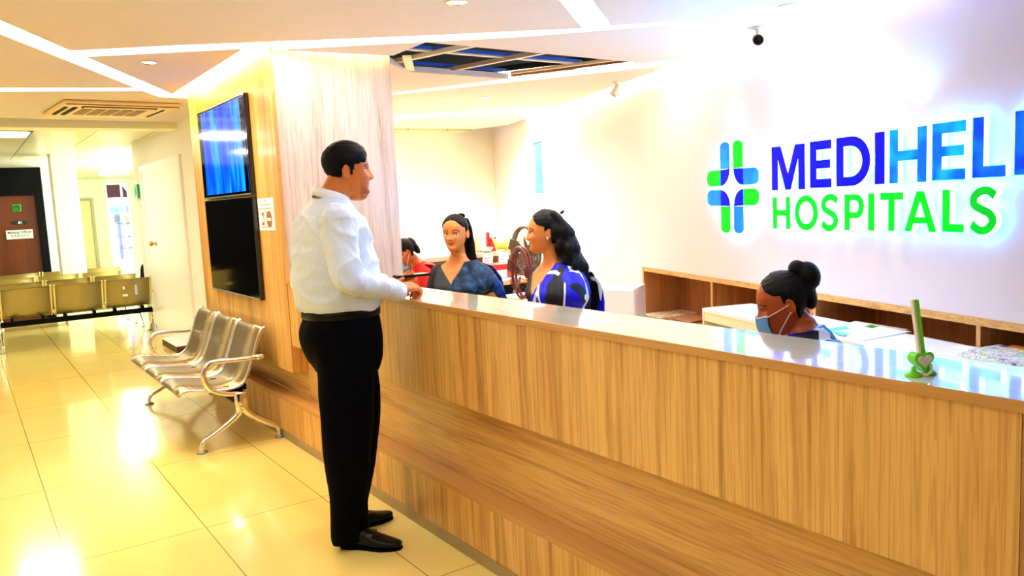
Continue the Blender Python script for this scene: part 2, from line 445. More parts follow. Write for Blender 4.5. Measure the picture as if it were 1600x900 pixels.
strip([(1.56, 5.00), (1.69, 5.00), (1.69, 7.13), (2.0, 7.16), (2.0, 7.31), (1.49, 7.25), (1.555, 7.04)], E_gold, 'light slot washing the timber column above the screens')
strip([(1.70, 4.965), (2.50, 4.885), (2.56, 5.13), (2.56, 5.0), (1.72, 5.0)], emit('strip_gold_dim', (255, 226, 150), STRIP * .45), 'light slot along the pale face of the timber column')
strip([(3.28, 6.52), (3.30, 6.50), (4.44, 4.55), (4.65, 4.21), (4.76, 4.50), (3.39, 6.60), (2.56, 7.14), (2.56, 6.94)], E_warm, 'light strip between the ceiling opening and the back office')
strip([(4.1, 8.17), (5.56, 7.01), (5.57, 7.39), (4.43, 8.34), (4.2, 9.88), (4.08, 9.88), (4.1, 8.5), (2.2, 9.32), (2.2, 8.9), (2.56, 8.88)], E_neu, 'farthest light strip above the back office')
# slot against the sign wall
def slot(s0, s1, m, label):
    q = [wallpt(s0, .012, 0), wallpt(s1, .012, 0), wallpt(s1, .10, 0), wallpt(s0, .10, 0)]; strip([(p.x, p.y) for p in q], m, label, 2.60)
slot(-2.9, -.65, emit('strip_violet', (120, 120, 255), STRIP * .4), 'bluish light slot above the right end of the sign'); slot(-.65, .55, emit('strip_lilac', (240, 222, 255), STRIP * .62), 'light slot above the middle of the sign')
slot(.55, 1.9, emit('strip_pink', (255, 232, 240), STRIP * 1.0), 'light slot above the cross emblem')
slot(1.9, 6.0, emit('strip_cream', (255, 234, 176), STRIP * 1.5), 'light slot along the far half of the sign wall')
# downlights
def downlight(x, y, z, label, on=True, loc=None):
    p = onz(x, y, z); t = thing('downlight', label, 'light', (p.x, p.y, z))
    MB().add(lathe([(.058, 0), (.058, -.004), (.045, -.008), (.042, .0), (.042, .012)])).build('ring', M['chrome'], t, smooth=True)
    MB().add(lathe([(.041, .002), (.041, -.002), (.001, -.003)])).build('lamp', emit('lamp', (255, 235, 225), 30 if on else 6), t)
    if on:
        ld = bpy.data.lights.new('downlight_glow', 'SPOT'); ld.energy = loc or 30; ld.spot_size = 2.6; ld.spot_blend = 1; ld.color = (1, .93, .82); ld.shadow_soft_size = .05; lo = bpy.data.objects.new('downlight_glow', ld); C.objects.link(lo); lo.location = (0, 0, -.02); lo.parent = t
downlight(233, 97, 2.539, 'round recessed downlight in the triangular ceiling panel')
downlight(757, 152, 2.539, 'round recessed downlight beyond the ceiling opening', True, 90)
downlight(795, 183, 2.539, 'farthest round recessed downlight over the back office', True, 480)
downlight(714, 3, 2.539, 'round recessed downlight nearest the middle of the top edge')
downlight(1232, 9, 2.539, 'round recessed downlight above the dark camera', True)
for k, (x, y) in enumerate(((-1.04, 12.6), (-.44, 16.0), (1.98, 15.2), (.77, 18.4), (2.58, 18.8))):  # extra panels, added to brighten the far hall
    t = thing('panel_light', ('added fill panel over the waiting rows near the left edge', 'added fill panel deep in the far hall', 'added fill panel beyond the white pillar', 'added fill panel in front of the olive door', 'added fill panel nearest the glazed entrance')[k], 'light', (x, y, 2.52))
    MB().box(0, .6, 0, .6, -.012, 0).build('frame', M['grey'], t); MB().box(.03, .57, .03, .57, -.016, -.012).build('diffuser', emit('panel', (250, 252, 255), 15), t)
# square panel light of the far hall
t = thing('panel_light', 'bright rectangular panel light in the strip ceiling of the far hall', 'light', (.17, 10.0, 2.52))
MB().box(0, .6, 0, .62, -.012, 0).build('frame', M['grey'], t); MB().box(.02, .57, .03, .59, -.016, -.012).build('diffuser', emit('panel', (255, 252, 235), 24), t)

# air conditioner cassette
t = thing('air_conditioner', 'cream ceiling cassette air conditioner with dark louvre slots', 'air conditioner', (1.25, 8.06, 2.54), .08)
ac = mat('cream_cassette', (242, 216, 168), .45); acd = mat('cassette_grille', (150, 112, 84), .6)
MB().box(-.47, .47, -.5, .5, -.035, 0, bev=.02).build('panel', ac, t)
b = MB()
for k in range(5): b.box(-.27 + k * .11, -.185 + k * .11, -.17, .24, -.040, -.034)
b.build('grille', acd, t)
MB().box(-.3, .3, -.36, -.27, -.042, -.034, bev=.004).build('louvre', M['black'], t); MB().box(-.285, .285, -.345, -.29, -.046, -.040, bev=.004).build('louvre_blade', ac, t)
MB().box(-.43, -.40, -.27, .27, -.042, -.034).build('louvre', M['black'], t); MB().box(.37, .385, -.27, .27, -.042, -.034).build('louvre', M['black'], t)
MB().box(-.36, -.325, -.27, .27, -.042, -.034).build('louvre', M['black'], t); MB().box(-.45, .45, -.485, -.470, -.0385, -.034).build('trim_line', M['black'], t)

# ceiling opening: bare metal grid with dark void above
void = [(2.45, 4.40), (4.50, 4.50), (3.95, 5.62), (2.85, 5.55), (2.45, 5.1)]
t = thing('ceiling_grid', 'bare metal ceiling grid seen through the dark rectangular opening', 'ceiling frame', (0, 0, 0))
galv = mat('galvanised_channel', (196, 186, 172), .4, .2); bluem = mat('blue_lit_channel', (24, 80, 190), .4)  # blue light on the metal grid is put into the channel colour
def bar(a, c, w, z, m, h=.03, nm='channel'):
    a = Vector((*a, z)); c = Vector((*c, z)); d = (c - a).normalized(); s_ = Vector((-d.y, d.x, 0)) * w / 2
    bb = MB(); bb.prism([(a + s_)[:2], (c + s_)[:2], (c - s_)[:2], (a - s_)[:2]], z, z + h); return bb.build(nm, m, t)
bar((2.52, 4.93), (4.25, 5.0), .045, 2.592, galv); bar((2.52, 4.90), (4.25, 4.965), .012, 2.60, bluem, .022, 'channel_web')
bar((3.00, 4.40), (2.72, 5.35), .04, 2.57, galv); bar((3.62, 4.42), (3.30, 5.52), .04, 2.57, galv); bar((2.94, 5.47), (3.86, 5.53), .012, 2.60, bluem, .025, 'channel_web')
bar((2.66, 5.0), (2.93, 5.46), .06, 2.55, mat('cream_channel', (250, 236, 200), .4), .02, 'lit_edge_trim')
bar((4.40, 4.50), (3.88, 5.48), .045, 2.575, mat('pale_timber', (236, 214, 176), .5), .02, 'timber_batten')
bar((4.43, 4.55), (3.90, 5.52), .018, 2.56, mat('raw_timber', (110, 60, 30), .6), .03, 'timber_edge')
for (x, y) in ((2.85, 4.7), (3.35, 4.68), (3.9, 4.75)): MB().box(x, x + .04, y, y + .01, 2.6, 3.15).build('hanger', galv if x < 3 else bluem, t)
tag(t, 'bare metal ceiling grid seen through the dark opening above the counter', 'ceiling frame')

# cameras on the ceiling
def cctv(p, body, m, aim, label, m2):
    t = thing('security_camera', label, 'camera', p)
    MB().add(lathe([(.035, 0), (.035, -.012), (.012, -.018), (.010, -.05), (.001, -.052)])).build('mount', M['whiteplastic'], t, smooth=True)
    d = Vector(aim).normalized(); c0 = Vector((0, 0, -.075)); q = d.to_track_quat('Z', 'Y').to_matrix().to_4x4(); q.translation = c0 - d * .05
    MB().add(tube([(0, 0, -.045), c0], .009)).build('bracket', M['whiteplastic'], t, smooth=True)
    MB().add(xf(lathe([(.028, 0), (.034, .008), (.034, .10), (.031, .105), (.029, .10)]), q)).build('body', m, t, smooth=True)
    MB().add(xf(lathe([(.029, .098), (.029, .101), (.001, .102)]), q)).build('lens', m2, t, smooth=True)
p = onz(1187, 43, 2.54); cctv((p.x - .02, p.y, 2.54), None, mat('camera_brown', (120, 72, 30), .4), (-.8, -.72, -.25), 'dark round security camera hanging over the sign', M['black'])
p = onz(969, 127, 2.54); cctv((p.x - .03, p.y + .02, 2.54), None, M['whiteplastic'], (-.55, .2, -.75), 'white security camera by the far end of the sign wall', M['grey'])

for k, s_ in enumerate((1.25, .6, .25, -.1, -.45)):  # spots added above the letters to tint the ceiling blue
    ld = bpy.data.lights.new('ceiling_tint_spot', 'SPOT'); ld.energy = CEIL_TINT * (1 if k else .4); ld.spot_size = 2.6; ld.spot_blend = 1; ld.color = (.10, .52, 1) if k else (.6, .75, 1); ld.shadow_soft_size = .02
    lo = bpy.data.objects.new('ceiling_tint_spot', ld); C.objects.link(lo); lo.location = wallpt(s_, .035, 1.90); lo.rotation_euler = (-WN * .75 + Vector((0, 0, 1))).to_track_quat('-Z', 'Y').to_euler()
# small window high on the sign wall
b = MB(); q = [wallpt(5.40, .012, 0), wallpt(5.80, .012, 0), wallpt(5.80, -.0, 0), wallpt(5.40, -.0, 0)]; b.prism([(p.x, p.y) for p in q], 1.60, 2.23)
struct('window_1', b, mat('window_blue', (20, 60, 80), .4, emis=(70, 176, 214), estr=.40))
b = MB()
for s0, s1, z0, z1 in ((5.36, 5.40, 1.56, 2.27), (5.80, 5.84, 1.56, 2.27), (5.40, 5.80, 2.23, 2.27), (5.40, 5.80, 1.56, 1.60)):
    q = [wallpt(s0, .03, 0), wallpt(s1, .03, 0), wallpt(s1, 0, 0), wallpt(s0, 0, 0)]; b.prism([(p.x, p.y) for p in q], z0, z1)
struct('trim_4', b, M['white'])
b = MB(); b.box(3.985, 3.998, 12.4, 17.2, .8, 2.4); struct('hall_fill_pane', b, emit('hall_fill_glow', (214, 238, 255), 13))  # unseen glowing pane, added to light the far hall from the side
# street entrance at the far end
b = MB(); b.box(3.10, 3.60, 21.98, 22.0, .0, 1.95); struct('window_2', b, mat('clear_glass', (230, 245, 250), .02, trans=1, alpha=.25))
b = MB()
for x0, x1, z0, z1 in ((3.08, 3.12, 0, 2.42), (3.58, 3.62, 0, 2.42), (3.12, 3.58, 2.38, 2.42), (3.12, 3.58, 2.02, 2.06), (3.12, 3.58, 0, .04)): b.box(x0, x1, 21.94, 22.02, z0, z1)
struct('trim_5', b, mat('glazing_frame', (226, 240, 246), .3, .3))
b = MB(); b.box(3.16, 3.20, 21.88, 21.93, .9, 1.4); b.box(3.16, 3.20, 21.9, 21.97, .92, .94); b.box(3.16, 3.20, 21.9, 21.97, 1.36, 1.38); o = b.build('door_pull', M['chrome']); tag(o, 'long pull handle on the glazed street entrance', 'handle')
# ================================================================== reception counter
Y0, Y1 = .70, 5.01
t = thing('reception_counter', 'long golden timber reception counter with glossy pale top', 'counter', (1.7, 2.8, 0))
def cb(nm, m, x0, x1, y0, y1, z0, z1, bev=0): return MB().box(x0 - 1.7, x1 - 1.7, y0 - 2.8, y1 - 2.8, z0, z1, bev=bev).build(nm, m, t)
M['top'].node_tree.nodes['Principled BSDF'].inputs['Coat IOR'].default_value = 2.1
cb('counter_top', M['top'], 1.702, 2.0, -.6, Y1, 1.081, 1.105)
cb('edge_band', M['edge'], 1.694, 1.702, -.6, Y1, 1.080, 1.105)
cb('front_panel', M['wood_v'], 1.704, 1.73, Y0, Y1, .675, 1.080)
cb('end_panel', M['wood_shelf'], 1.703, 1.73, -.6, Y0 - .002, .0, 1.080)
cb('recess_panel', M['wood_h'], 1.80, 1.82, Y0, Y1, .297, .70)
cb('soffit', M['wood_h'], 1.73, 1.80, Y0, Y1, .675, .70)
cb('plinth_top', M['edge'], 1.692, 1.80, Y0, Y1, .272, .296)
cb('plinth_front', M['wood_v'], 1.695, 1.715, Y0, Y1, .055, .272)
cb('kick_strip', M['skirt'], 1.69, 1.71, Y0, Y1, 0, .055)
cb('inner_panel', M['wood_shelf'], 1.95, 1.97, -.6, Y1, 0, 1.08)
# base that carries on under the column
t = thing('column_base', 'low timber plinth and recess under the column behind the chairs', 'plinth', (1.7, 6.07, 0))
def cb2(nm, m, x0, x1, y0, y1, z0, z1): return MB().box(x0 - 1.7, x1 - 1.7, y0 - 6.07, y1 - 6.07, z0, z1).build(nm, m, t)
cb2('recess_panel', M['wood_h'], 1.80, 2.5, 5.012, 7.12, .297, .489); cb2('plinth_top', M['edge'], 1.692, 1.80, 5.012, 7.13, .272, .296)
cb2('plinth_front', M['wood_v'], 1.695, 1.8, 5.012, 7.13, .055, .272); cb2('kick_strip', M['skirt'], 1.69, 1.8, 5.012, 7.13, 0, .055)

# ================================================================== screens, poster
def screen(nm, z0, z1, m, label):
    t = thing('wall_screen', label, 'screen', (1.70, 6.11, z0))
    MB().box(-.034, 0, -.63, .63, 0, z1 - z0, bev=.006).build('casing', M['blackgloss'], t)
    MB().box(-.0355, -.034, -.60, .60, .03, z1 - z0 - .02).build('display', m, t)
    MB().box(-.039, -.034, -.62, .62, .004, .012).build('lower_trim', M['grey'], t)
bl = mat('blue_display', (4, 8, 20), .09, emis=(0, 70, 230), estr=1.1, coat=.12); n_ = NT(bl)
v = n_.coord((1, 5.5, 1.3)); f1 = n_.noise(v, 1.3, 3, .4); c = n_.ramp(f1, [(.35, (0, 40, 215)), (.52, (0, 92, 240)), (.62, (20, 150, 250)), (.75, (0, 80, 235))]); n_.l(c, n_.b.inputs['Emission Color'])
screen('a', 1.665, 2.35, bl, 'wall screen lit bright blue, hung above the dark one')
screen('b', .935, 1.655, M['blackgloss'], 'switched-off black wall screen below the blue one')
# portrait side bars of the lit screen
o = [x for x in bpy.data.objects if x.name == 'wall_screen'][0]
for s_ in (-1, 1): MB().box(-.0368, -.0356, min(s_ * .60, s_ * .52), max(s_ * .60, s_ * .52), .03, .66).build('side_bar', M['blackgloss'], o)
t = thing('notice', 'small white notice with brown symbols beside the screens', 'poster', (1.7, 5.30, 1.42))
MB().box(-.004, 0, -.16, .16, 0, .215).build('sheet', M['paper'], t)
br = mat('notice_brown', (150, 100, 50), .6); pk = mat('notice_orange', (226, 170, 130), .6)
b = MB(); b.box(-.006, -.004, .05, .09, .035, .12, bev=0); b.build('symbol', br, t)
MB().add(xf(lathe([(.055, 0), (.055, .003), (.001, .003)]), Matrix.Translation((-.003, -.06, .075)) @ Matrix.Rotation(-PI / 2, 4, 'Y'))).build('symbol', br, t)
MB().box(-.0068, -.006, -.10, -.02, .065, .083).build('symbol_band', M['paper'], t); MB().box(-.0068, -.006, .06, .08, .055, .10).build('symbol_band', M['paper'], t)
b = MB()
for z_, w in ((.195, .03), (.168, .10), (.142, .13), (.115, -.03), (.02, .11)): b.box(-.0055, -.004, -abs(w), abs(w) if w > 0 else .02, z_, z_ + .008)
b.build('print', pk, t)

# ================================================================== raised sign on the wall
def ring(cx, cy, rx, ry, a0, a1, n=20): return [(cx + rx * cos(a0 + (a1 - a0) * k / n), cy + ry * sin(a0 + (a1 - a0) * k / n)) for k in range(n + 1)]
def glyph(ch, w):
    """letter outlines in a box w wide and 1 high; stroke weights suit a heavy sans"""
    s = .215; h = .19
    if ch == 'H': return [[(0, 0), (s, 0), (s, .41), (w - s, .41), (w - s, 0), (w, 0), (w, 1), (w - s, 1), (w - s, .60), (s, .60), (s, 1), (0, 1)]]
    if ch == 'I': return [[(0, 0), (w, 0), (w, 1), (0, 1)]]
    if ch == 'L': return [[(0, 0), (w, 0), (w, h), (s, h), (s, 1), (0, 1)]]
    if ch == 'E': return [[(0, 0), (w, 0), (w, h), (s, h), (s, .41), (w * .95, .41), (w * .95, .59), (s, .59), (s, 1 - h), (w, 1 - h), (w, 1), (0, 1)]]
    if ch == 'T': return [[(w / 2 - s / 2, 0), (w / 2 + s / 2, 0), (w / 2 + s / 2, 1 - h), (w, 1 - h), (w, 1), (0, 1), (0, 1 - h), (w / 2 - s / 2, 1 - h)]]
    if ch == 'M': return [[(0, 0), (.19 * w, 0), (.19 * w, .72), (.42 * w, 0), (.58 * w, 0), (.81 * w, .72), (.81 * w, 0), (w, 0), (w, 1), (.72 * w, 1), (.5 * w, .36), (.28 * w, 1), (0, 1)]]
    if ch == 'A': return [[(0, 0), (s * 1.05, 0), (s * 1.05 + .07, .2), (w - s * 1.05 - .07, .2), (w - s * 1.05, 0), (w, 0), (w / 2 + s * .55, 1), (w / 2 - s * .55, 1)], [(s * 1.05 + .13, .36), (w / 2, .76), (w - s * 1.05 - .13, .36)]]
    if ch == 'D': return [[(0, 0)] + ring(w * .45, .5, w * .55, .5, -PI / 2, PI / 2) + [(0, 1)], [(s, h)] + ring(w * .42, .5, w * .58 - s, .5 - h, -PI / 2, PI / 2) + [(s, 1 - h)]]
    if ch == 'P': return [[(0, 0), (s, 0), (s, .33)] + ring(w * .6, .665, w * .4, .335, -PI / 2, PI / 2, 14) + [(0, 1)], [(s, .5)] + ring(w * .58, .665, w * .42 - s * .95, .165, -PI / 2, PI / 2, 12) + [(s, .83)]]
    if ch == 'O': return [ring(w / 2, .5, w / 2, .53, 0, 2 * PI, 32)[:-1], ring(w / 2, .5, w / 2 - s, .53 - h, 0, 2 * PI, 28)[:-1]]
    if ch == 'S':
        cl = spline([(.93, .84, 0), (.70, .955, 0), (.42, .95, 0), (.17, .83, 0), (.16, .64, 0), (.45, .52, 0), (.76, .41, 0), (.86, .23, 0), (.66, .06, 0), (.36, .03, 0), (.06, .17, 0)], 5)
        L, R_ = [], []
        for i, p in enumerate(cl):
            d = (cl[min(i + 1, len(cl) - 1)] - cl[max(i - 1, 0)]).normalized(); nx, ny = -d.y, d.x
            L.append((p.x * w + nx * .10, .02 + p.y * .96 + ny * .092)); R_.append((p.x * w - nx * .10, .02 + p.y * .96 - ny * .092))
        return [L + R_[::-1]]
DEP = .05
acry = mat('white_acrylic', (250, 252, 252), .3, emis=(255, 255, 255), estr=.8)
halo = mat('halo_light', (255, 255, 255), .5, emis=(20, 150, 255), estr=HALO)
haloC = mat('halo_light_pale', (255, 255, 255), .5, emis=(60, 200, 255), estr=HALO)
def litface(name, c1, c2, s_, amt):
    m = mat(name, c1, .5, emis=c1, estr=s_, spec=.08); n_ = NT(m); f = n_.noise(n_.coord((5, 5, 5)), 1.4, 1, .2)
    n_.l(n_.ramp(f, [(.5 - amt * .1, c1), (.72, c2)]), n_.b.inputs['Emission Color']); return m
F_blue = litface('deep_blue_face', (0, 0, 235), (0, 10, 245), .8, 0); F_mix = litface('mottled_blue_face', (0, 78, 232), (10, 190, 250), .9, 1)
F_blue2 = litface('bright_blue_face', (0, 50, 240), (10, 120, 245), .85, .4); F_mid = litface('mid_blue_face', (10, 100, 232), (30, 150, 245), .85, .5)
F_green = litface('green_face', (0, 232, 22), (0, 240, 40), .8, 0); F_green2 = litface('dark_green_face', (0, 190, 30), (10, 120, 30), .6, 1)
haloS = mat('halo_light_strong', (255, 255, 255), .5, emis=(16, 160, 255), estr=HALO * 2.2)
def letter(t, ch, x0, x1, zb, zt, face, hl):
    if x0 > 1370: hl = haloS
    s0, _ = onwall(x0, 290, .05); s1, _ = onwall(x1, 290, .05); w = (s0 - s1) / (zt - zb); H_ = zt - zb
    base = Vector(t.location)
    Fm = frame(wallpt(s0, .022, zb) - base, -WD, (0, 0, 1), -WN)          # x runs to the right along the wall, z out of the wall
    g = [[(px * H_, py * H_) for px, py in r] for r in glyph(ch, w)]
    body = outline(g, DEP - .022, 'letter', acry, t, Fm)
    outline(g, .002, 'letter_face', face, body, Fm @ Matrix.Translation((0, 0, DEP - .0215)))
    outline([[(px, py) for px, py in r] for r in g], .003, 'halo_strip', hl, body, Fm @ Matrix.Translation((0, 0, -.004)))
t = thing('wall_sign', 'upper row of large blue raised letters glowing on the sign wall', 'sign', tuple(wallpt(0, 0, 1.5)))
for ch, x0, x1, f_ in (('M', 1206.7, 1258.2, F_blue), ('E', 1266.2, 1299.3, F_blue), ('D', 1307.3, 1360, F_blue), ('I', 1367.3, 1382.4, F_blue), ('H', 1390, 1447.8, F_mix), ('E', 1456.2, 1508.5, F_mix), ('L', 1519.2, 1571, F_blue2), ('P', 1584.8, 1637, F_blue2)):
    z0 = 1.526 + (x0 - 1207) * (.019 / 312); z1 = 1.802 + (x0 - 1207) * (.018 / 312); letter(t, ch, x0, x1, z0, z1, f_, halo)
t = thing('wall_sign', 'lower row of smaller bright green raised letters on the sign wall', 'sign', tuple(wallpt(0, 0, 1.28)))
for ch, x0, x1, f_ in (('H', 1207.8, 1234.7, F_green), ('O', 1241.8, 1278.2, F_green), ('S', 1283.3, 1310, F_green), ('P', 1320, 1350.4, F_green), ('I', 1357, 1366.7, F_green), ('T', 1376, 1411.8, F_green), ('A', 1414, 1464.2, F_green), ('L', 1473.5, 1507.3, F_green), ('S', 1516.7, 1558.2, F_green2)):
    z0 = 1.279 + (x0 - 1207) * (.016 / 320); z1 = 1.480 + (x0 - 1207) * (.018 / 320); letter(t, ch, x0, x1, z0, z1, f_, haloC)
# cross emblem: four corner pieces
t = thing('emblem', 'blue and green cross emblem of rounded bars left of the lettering', 'sign', tuple(wallpt(1.23, 0, 1.24)))
s0, _ = onwall(1104.5, 290, .05); s1, _ = onwall(1187.3, 290, .05); ku = (s0 - s1) / 425; kz = .642 / 750
base = Vector(t.location); Fm = frame(wallpt((s0 + s1) / 2, .022, 1.558) - base, -WD, (0, 0, 1), -WN)
def cap_v(sx, sy):   # upright bar with a rounded far end
    return [(sx * a, sy * b_) for a, b_ in [(-90, 155), (-15, 155), (-13, 340)] + [(-51.5 + 38.5 * cos(q), 340 + 38 * sin(q)) for q in np.linspace(0, PI, 10)][1:] ]
def cap_h(sx, sy):
    return [(sx * a, sy * b_) for a, b_ in [(-92, 15), (-92, 150), (-165, 150)] + [(-165 + -42 * sin(q), 100 + 50 * cos(q)) for q in np.linspace(.15, PI / 2, 6)] + [(-165 + -42 * sin(q), 62 + 47 * cos(q)) for q in np.linspace(PI / 2, PI - .1, 6)]]
def elbow(sx, sy):
    return [(sx * a, sy * b_) for a, b_ in [(-91, 151), (-91, 17)] + [(-91 + 76 * sin(q), 155 - 139 * cos(q)) for q in np.linspace(.1, PI / 2, 10)]]
for sx, sy, fv, fh in ((1, 1, F_mid, F_green), (-1, 1, F_green, F_mid), (1, -1, F_green, F_mid), (-1, -1, F_mid, F_green)):
    for fn, f_ in ((cap_v, fv), (cap_h, fh), (elbow, F_blue)):
        g = [[(a * ku, c_ * kz) for a, c_ in fn(sx, sy)]]
        body = outline(g, DEP - .022, 'emblem_bar', acry, t, Fm); outline(g, .002, 'bar_face', f_, body, Fm @ Matrix.Translation((0, 0, DEP - .0215)))
        outline(g, .003, 'halo_strip', haloC, body, Fm @ Matrix.Translation((0, 0, -.004)))

# ================================================================== open shelving let into the sign wall
def shelf_unit(sa, sb, divs, label):
    """sa > sb along the wall"""
    o = wallpt(sb, 0, 0); t = thing('shelf_unit', label, 'shelf', tuple(o))
    Fm = frame((0, 0, 0), WD, WN, (0, 0, 1)); L = sa - sb
    q = lambda nm, m, a, b_, d0, d1, z0, z1: MB().box(a, b_, d0, d1, z0, z1, M4=Fm).build(nm, m, t)
    q('top_board', M['wood_h'], 0, L, -.008, .38, .848, .884); q('bottom_board', M['wood_h'], 0, L, -.004, .38, .43, .46)
    q('side_board', M['wood_shelf'], 0, .024, -.008, .38, .0, .848); q('side_board', M['wood_shelf'], L - .024, L, -.008, .38, 0, .848)
    q('back_board', M['wood_shelf'], .024, L - .024, .37, .38, .46, .848)
    q('front_edge', M['edge'], L - .026, L + .002, -.012, -.008, .0, .884)
    for d in divs: q('divider', M['wood_shelf'], d - sb - .012, d - sb + .012, -.004, .37, .46, .848)
    for d in divs: q('divider_edge', M['edge'], d - sb - .012, d - sb + .012, -.008, -.004, .46, .848)
shelf_unit(2.79, .41, (1.605,), 'open timber shelf unit let into the wall at the far end')
shelf_unit(.40, -1.98, (-.81,), 'open timber shelf unit behind the green pen stand')
# white side desk along the shelving
t = thing('side_desk', 'long white-topped desk along the shelf wall behind the seated receptionist', 'desk', tuple(wallpt(-.6, .2, 0)))
Fm = frame((0, 0, 0), WD, WN, (0, 0, 1)); wt = mat('white_desk_top', (250, 248, 250), .3, coat=.3); cr_ = mat('cream_panel', (250, 236, 196), .45)
q = lambda nm, m, a, b_, d0, d1, z0, z1: MB().box(a, b_, d0, d1, z0, z1, M4=Fm).build(nm, m, t)
q('desk_top', wt, -1.9, 1.665, -.2, .188, .722, .745); q('end_panel', cr_, 1.645, 1.665, -.2, .188, 0, .722); q('fascia', cr_, -1.9, 1.645, -.195, -.18, .66, .722)
q('back_panel', M['wood_shelf'], -1.9, 1.645, .15, .165, .1, .66); q('end_panel', cr_, -1.9, -1.88, -.2, .188, 0, .722)
t = thing('reception_desk', 'inner work desk tucked under the counter top', 'desk', (2.25, 2.2, 0))
MB().box(-.27, .0, -2.0, 2.3, .70, .725).build('desk_top', M['wood_x'], t); MB().box(-.26, -.24, -2.0, 2.3, 0, .70).build('panel', M['wood_shelf'], t)
# low white cabinet past the shelving
pa, pb = onz(918, 452, .75), onz(990, 452, .75); dv = (pb - pa).normalized(); nv = Vector((-dv.y, dv.x, 0))
t = thing('cabinet', 'low plain white cabinet between the woman in blue and the shelving', 'cabinet', (pb.x, pb.y, 0), math.atan2(dv.y, dv.x))
MB().box(-.75, 0, .02, .42, .06, .75, bev=.004).build('carcass', mat('white_cabinet', (246, 238, 250), .4), t)
MB().box(-.74, -.01, .04, .4, 0, .06).build('plinth', M['black'], t)
for a in (-.745, -.37): MB().box(a, a + .365, 0, .02, .07, .74).build('door', mat('white_cabinet_door', (248, 242, 252), .4), t)
# ================================================================== beam benches
def seat_shell(prof, y0, y1, th=.004):
    """thin bent sheet following the profile (x, z)"""
    n = len(prof); b = MB(); v = []
    for k, (x, z) in enumerate(prof):
        a = Vector(prof[max(k - 1, 0)]); c = Vector(prof[min(k + 1, n - 1)]); d = (c - a).normalized(); nx, nz = -d.y * th, d.x * th
        for y in (y0, y1): v.append((x, y, z)); 
        for y in (y0, y1): v.append((x - nx, y, z - nz))
    f = []
    for k in range(n - 1):
        o = k * 4; p = o + 4
        f += [(o, o + 1, p + 1, p), (o + 2, p + 2, p + 3, o + 3), (o, p, p + 2, o + 2), (o + 1, o + 3, p + 3, p + 1)]
    f += [(0, 2, 3, 1), ((n - 1) * 4, (n - 1) * 4 + 1, (n - 1) * 4 + 3, (n - 1) * 4 + 2)]
    b.add((v, f)); return b
# local frame: front of the bench towards -x, seats along y from 0 to 3 * W, floor z = 0
PROF = [(p.x, p.z) for p in spline([(-.545, 0, .385), (-.53, 0, .405), (-.49, 0, .415), (-.40, 0, .403), (-.30, 0, .388), (-.20, 0, .385), (-.145, 0, .402), (-.105, 0, .45), (-.07, 0, .53), (-.03, 0, .64), (.0, 0, .72), (.02, 0, .755), (.04, 0, .765)], 5)]
SW = .572
perf = mat('perforated_steel_sheet', (150, 132, 100), .3, .8); n_ = NT(perf)
vo = n_.n('TexVoronoi'); vo.inputs['Scale'].default_value = 170; vo.inputs['Randomness'].default_value = 0; n_.l(n_.coord(), vo.inputs['Vector'])
c = n_.ramp(vo.outputs['Distance'], [(.18, (48, 38, 24)), (.34, (168, 150, 114))]); n_.l(c, n_.b.inputs['Base Color'])
perf2 = mat('olive_steel_sheet', (166, 152, 104), .35, .6)
def bench(label, group, loc, rz, near=True, n=3, tint=None, arms=(0, 3)):
    t = thing('beam_bench', label, 'bench', loc, rz, group); pm = tint or perf
    for k in range(n):
        y0 = k * SW + .02; y1 = (k + 1) * SW - .02
        s_ = seat_shell(PROF, y0, y1).build('seat', pm, t, smooth=True)
        for y in (y0, y1): MB().add(tube([(x, y, z) for x, z in PROF], .011, 8)).build('seat_rail', M['chrome'] if not tint else mat_cream_rail, s_, smooth=True)
    MB().box(-.20, -.12, .0, n * SW, .285, .345).build('beam', M['black'], t)
    for k in range(n):
        for y in (k * SW + .12, (k + 1) * SW - .12): MB().box(-.24, -.09, y - .015, y + .015, .345, .385).build('bracket', M['black'], t)
    for y in (-.012, n * SW + .012):
        arm = spline([(-.02, y, .575), (-.14, y, .577), (-.27, y, .585), (-.345, y, .578), (-.385, y, .53), (-.385, y, .47), (-.35, y, .405), (-.27, y, .365), (-.18, y, .35)], 5)
        MB().add(tube(arm, (.017), 10, up=(0, 1, 0))).add(tube([(-.03, y, .575), (-.005, y, .575)], .021, 10)).build('armrest', M['chrome'], t, smooth=True)
        leg = MB()
        leg.box(-.205, -.125, y - .022, y + .022, .22, .36, bev=.01)
        fr = spline([(-.165, y, .265), (-.19, y, .215), (-.27, y, .155), (-.36, y, .105), (-.42, y, .075), (-.438, y, .045), (-.44, y, .016)], 5)
        bk = spline([(-.165, y, .265), (-.12, y, .205), (-.05, y, .150), (.02, y, .105), (.065, y, .075), (.073, y, .045), (.075, y, .016)], 5)
        leg.add(tube(fr, [(.03 - .014 * min(1, i / 18), .026 - .010 * min(1, i / 18)) for i in range(len(fr))], 10, up=(0, 1, 0)))
        leg.add(tube(bk, [(.03 - .014 * min(1, i / 18), .026 - .010 * min(1, i / 18)) for i in range(len(bk))], 10, up=(0, 1, 0)))
        lo = leg.build('leg_frame', M['chrome'], t, smooth=True)
        for x in (-.44, .075): MB().add(lathe([(.034, 0), (.036, .006), (.03, .012), (.014, .018)], (x, y, 0), 16)).build('foot_pad', M['grey'], lo, smooth=True)
    return t
mat_cream_rail = mat('cream_steel_rail', (236, 220, 150), .3, .3)
bench('three-seat chrome bench standing against the timber column below the screens', None, (1.60, 5.34, 0), 0)
b1 = bench('front three-seat bench of the waiting rows, seen from behind, with white stickers', 'waiting benches in the far hall', (0, 0, 0), PI / 2, tint=perf2)
